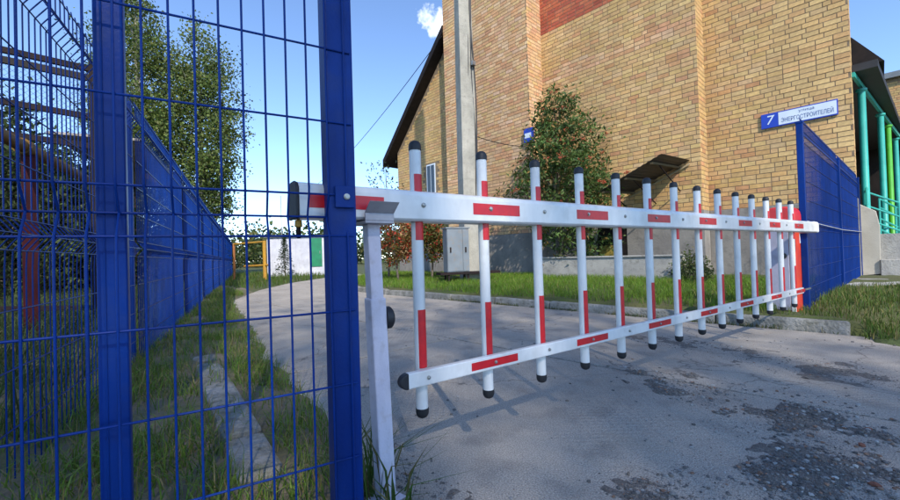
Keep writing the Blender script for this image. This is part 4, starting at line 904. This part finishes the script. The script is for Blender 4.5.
P = scatter(60000, -14, -1.0, -4, 3.4, h_left, lambda x, y: (y < fy(x))*(.3+.8*vnoise(x, y, .6, 41)))
P[:, 2] = np.maximum(P[:, 2], -.06); o = blades('undergrowth', P, .28, .009, (.055, .085, .022), (.14, .12, .05), .12, .9); tag(o, 'rank dark undergrowth behind the blue roadside fence', 'grass')
# long blades at the foot of the rest post
b = gz(372, 497); P = np.array([(b.x, b.y, 0)])+rng.normal(size=(90, 3))*np.array([.09, .035, 0]); P[:, 2] = h_left(P[:, 0], P[:, 1])-.01
o = blades('post_grass', P, .26, .008, (.06, .11, .02), (.15, .13, .05), .15, .8); tag(o, 'long grass tuft at the foot of the lilac rest post', 'grass')

# ------------------------------------------------------------------ half buried kerb slab on the left verge
k0, k1 = gz(204, 362, .03), gz(262, 486, .03)
kd_ = (k1-k0).normalized(); kn = Vector((-kd_.y, kd_.x, 0)); ks = thing('sunken_kerb', k0.lerp(k1, .5), 'half buried concrete kerb lying in the grass by the mesh fence', 'kerb')
a = k0
L0 = (k1-k0).length; cuts = [0, .62, .65, 1.55, 1.57, L0]
for s0, s1 in ((0, .9), (.915, 1.75), (1.765, L0)):
    p, q = k0+kd_*s0, k0+kd_*s1; h = .057+random.uniform(-.010, .006); w2 = .075
    MB().hexa([p-kn*w2+Vector((0,0,-.15)), q-kn*w2+Vector((0,0,-.15)), q+kn*w2+Vector((0,0,-.15)), p+kn*w2+Vector((0,0,-.15)), p-kn*w2+Vector((0,0,h)), q-kn*w2+Vector((0,0,h-.005)), q+kn*w2+Vector((0,0,h)), p+kn*w2+Vector((0,0,h))]).build('kerb_stone', 'oldkerb', ks, bevel=.02)

# ------------------------------------------------------------------ gravel: low grit beds and loose stones
def poly_xy(pxs): return [tuple(gz(a, b)[:2]) for a, b in pxs]
def inside(poly, x, y):
    r = np.zeros(x.shape, bool); n = len(poly)
    for i in range(n):
        (x0, y0), (x1, y1) = poly[i], poly[(i+1) % n]; c = ((y0 > y) != (y1 > y)) & (x < (x1-x0)*(y-y0)/((y1-y0) if abs(y1-y0) > 1e-9 else 1e-9)+x0); r ^= c
    return r
def dist_edge(poly, x, y):
    d = np.full(x.shape, 9.)
    for i in range(len(poly)):
        a = np.array(poly[i]); b = np.array(poly[(i+1) % len(poly)]); ab = b-a; t = np.clip(((x-a[0])*ab[0]+(y-a[1])*ab[1])/(ab@ab), 0, 1); d = np.minimum(d, np.hypot(x-a[0]-ab[0]*t, y-a[1]-ab[1]*t))
    return np.where(inside(poly, x, y), d, -d)
pA = poly_xy([(628, 370), (690, 377), (780, 394), (860, 410), (905, 424), (960, 450), (960, 520), (905, 500), (850, 466), (800, 440), (740, 418), (660, 393)])
pB = poly_xy([(628, 338), (700, 342), (800, 359), (905, 378), (990, 396), (990, 410), (905, 390), (800, 373), (700, 353)])
pC = poly_xy([(640, 486), (700, 474), (770, 470), (810, 446), (905, 470), (960, 520), (640, 530)])
pD = poly_xy([(388, 440), (410, 452), (432, 478), (440, 520), (384, 520)])
STN = [(.20, .19, .18), (.13, .125, .12), (.26, .25, .23), (.17, .14, .11), (.10, .095, .09), (.15, .135, .12), (.24, .14, .09), (.34, .33, .31), (.12, .11, .10)]
oct_ = np.array([(1, 0, 0), (-1, 0, 0), (0, 1, 0), (0, -1, 0), (0, 0, 1), (0, 0, -1.)]); octf = np.array([(0,2,4),(2,1,4),(1,3,4),(3,0,4),(2,0,5),(1,2,5),(3,1,5),(0,3,5)])
def stones(P, r, palette=STN):
    n = len(P); base = ico[:, :]; J = base[None]*(1+.35*(rng.random((n, 12, 1))-.5)); sc = np.stack([1+.5*rng.random(n), .75+.4*rng.random(n), .45+.3*rng.random(n)], 1)
    a = rng.random(n)*2*PI; c, s = np.cos(a), np.sin(a); Q = J*sc[:, None, :]; X = Q[..., 0]*c[:, None]-Q[..., 1]*s[:, None]; Y = Q[..., 0]*s[:, None]+Q[..., 1]*c[:, None]
    V = np.stack([X, Y, Q[..., 2]], -1)*r.reshape(-1, 1, 1)+P[:, None, :]; Fq = (np.arange(n)[:, None, None]*12+icf[None]).reshape(-1, 3)
    pc = np.array(palette)[rng.integers(0, len(palette), n)]*(.7+.6*rng.random((n, 1))); return V.reshape(-1, 3), Fq, np.repeat(pc, 20, 0)
def bedh(poly, amp, s=.13):
    def f(x, y):
        d = dist_edge(poly, x, y); h = np.clip(d/.14, -1.2, 1)*amp*.45+(vnoise(x, y, s, 21)-.55)*amp*2.2+(vnoise(x, y, .035, 22)-.5)*.012; return np.where(d < -.12, -.03, h-.003)
    return f
beds = []   # low heaps of grit
def bed_obj(name, poly, amp, step, label):
    xs_ = [p[0] for p in poly]; ys_2 = [p[1] for p in poly]; f = bedh(poly, amp)
    o = hfield(name, max(min(xs_)-.15, -3), min(max(xs_)+.15, 2.6), min(ys_2)-.15, max(ys_2)+.15, step, lambda x, y: np.where(dist_edge(poly, x, y) < -.13, -10., f(x, y)), 'grit', 'stuff'); tag(o, label, 'gravel'); beds.append(o); return f
fA = bed_obj('gravel_bed', pA, .020, .013, 'dark gravel filling the broken joint between the road slabs')
fB = bed_obj('gravel_bed', pB, .011, .013, 'thin line of grit across the slab next to the kerb')
fC = bed_obj('gravel_bed', pC, .011, .013, 'loose gravel and brick rubble at the near edge of the road')
fD = bed_obj('gravel_bed', pD, .012, .013, 'tan grit gathered at the foot of the lilac rest post')
Vs, Fs, Cs, off = [], [], [], 0
for poly, f, n, r0, r1, thr in ((pA, fA, 24000, .0012, .010, -.001), (pB, fB, 9000, .0014, .006, -.010), (pC, fC, 16000, .0012, .009, -.006), (pD, fD, 3000, .001, .007, -.005)):
    xs_ = [p[0] for p in poly]; ys_2 = [p[1] for p in poly]; x = rng.uniform(min(xs_)-.25, min(max(xs_), 2.4), n*4); y = rng.uniform(min(ys_2)-.25, max(ys_2)+.25, n*4); h = f(x, y); k = ((h > thr) & (dist_edge(poly, x, y) > -.05)) | (rng.random(len(x)) < .30*np.exp(np.minimum(dist_edge(poly, x, y), 0)/.10)*vnoise(x, y, .12, 33)); x, y, h = x[k][:n], y[k][:n], np.maximum(h[k][:n], 0)
    r = r0+(r1-r0)*rng.random(len(x))**22; V, Fq, cc = stones(np.stack([x, y, h+r*.25], 1), r); Vs.append(V); Fs.append(Fq+off); Cs.append(cc); off += len(V)
x = rng.uniform(-3, 2.2, 1500); y = rng.uniform(.6, 4.7, 1500); k = (rng.random(1500) < .15+.6*(vnoise(x, y, .6, 31) > .6)) & (np.interp(x, rex, rey) < y); x, y = x[k], y[k]
r = .002+.007*rng.random(len(x))**3; V, Fq, cc = stones(np.stack([x, y, r*.3], 1), r); Vs.append(V); Fs.append(Fq+off); Cs.append(cc); off += len(V)
o = link('loose_gravel', np_mesh('loose_gravel', np.concatenate(Vs), np.concatenate(Fs), 'stone', np.concatenate(Cs))); tag(o, 'loose stones scattered over the gravel beds and slabs', 'gravel', kind='stuff')
# broken brick pieces among the gravel, large enough to pick out
for i, (px, py, r) in enumerate(((806, 462, .011), (862, 446, .014), (875, 486, .015), (672, 484, .009), (868, 430, .013))):
    p = gz(px, py); V, Fq, cc = stones(np.array([(p.x, p.y, r*.3)]), np.array([r]), [(.27, .10, .06)] if i % 3 else [(.30, .28, .26)]); o = link('rubble_piece', np_mesh('rubble_piece', V, Fq, 'stone', cc)); tag(o, 'small piece of broken brick or stone lying in the road gravel', 'rubble', 'rubble in the road gravel')
# plain render settings
S.render.engine = 'CYCLES'
S.cycles.max_bounces = 6; S.cycles.diffuse_bounces = 3; S.cycles.transparent_max_bounces = 6
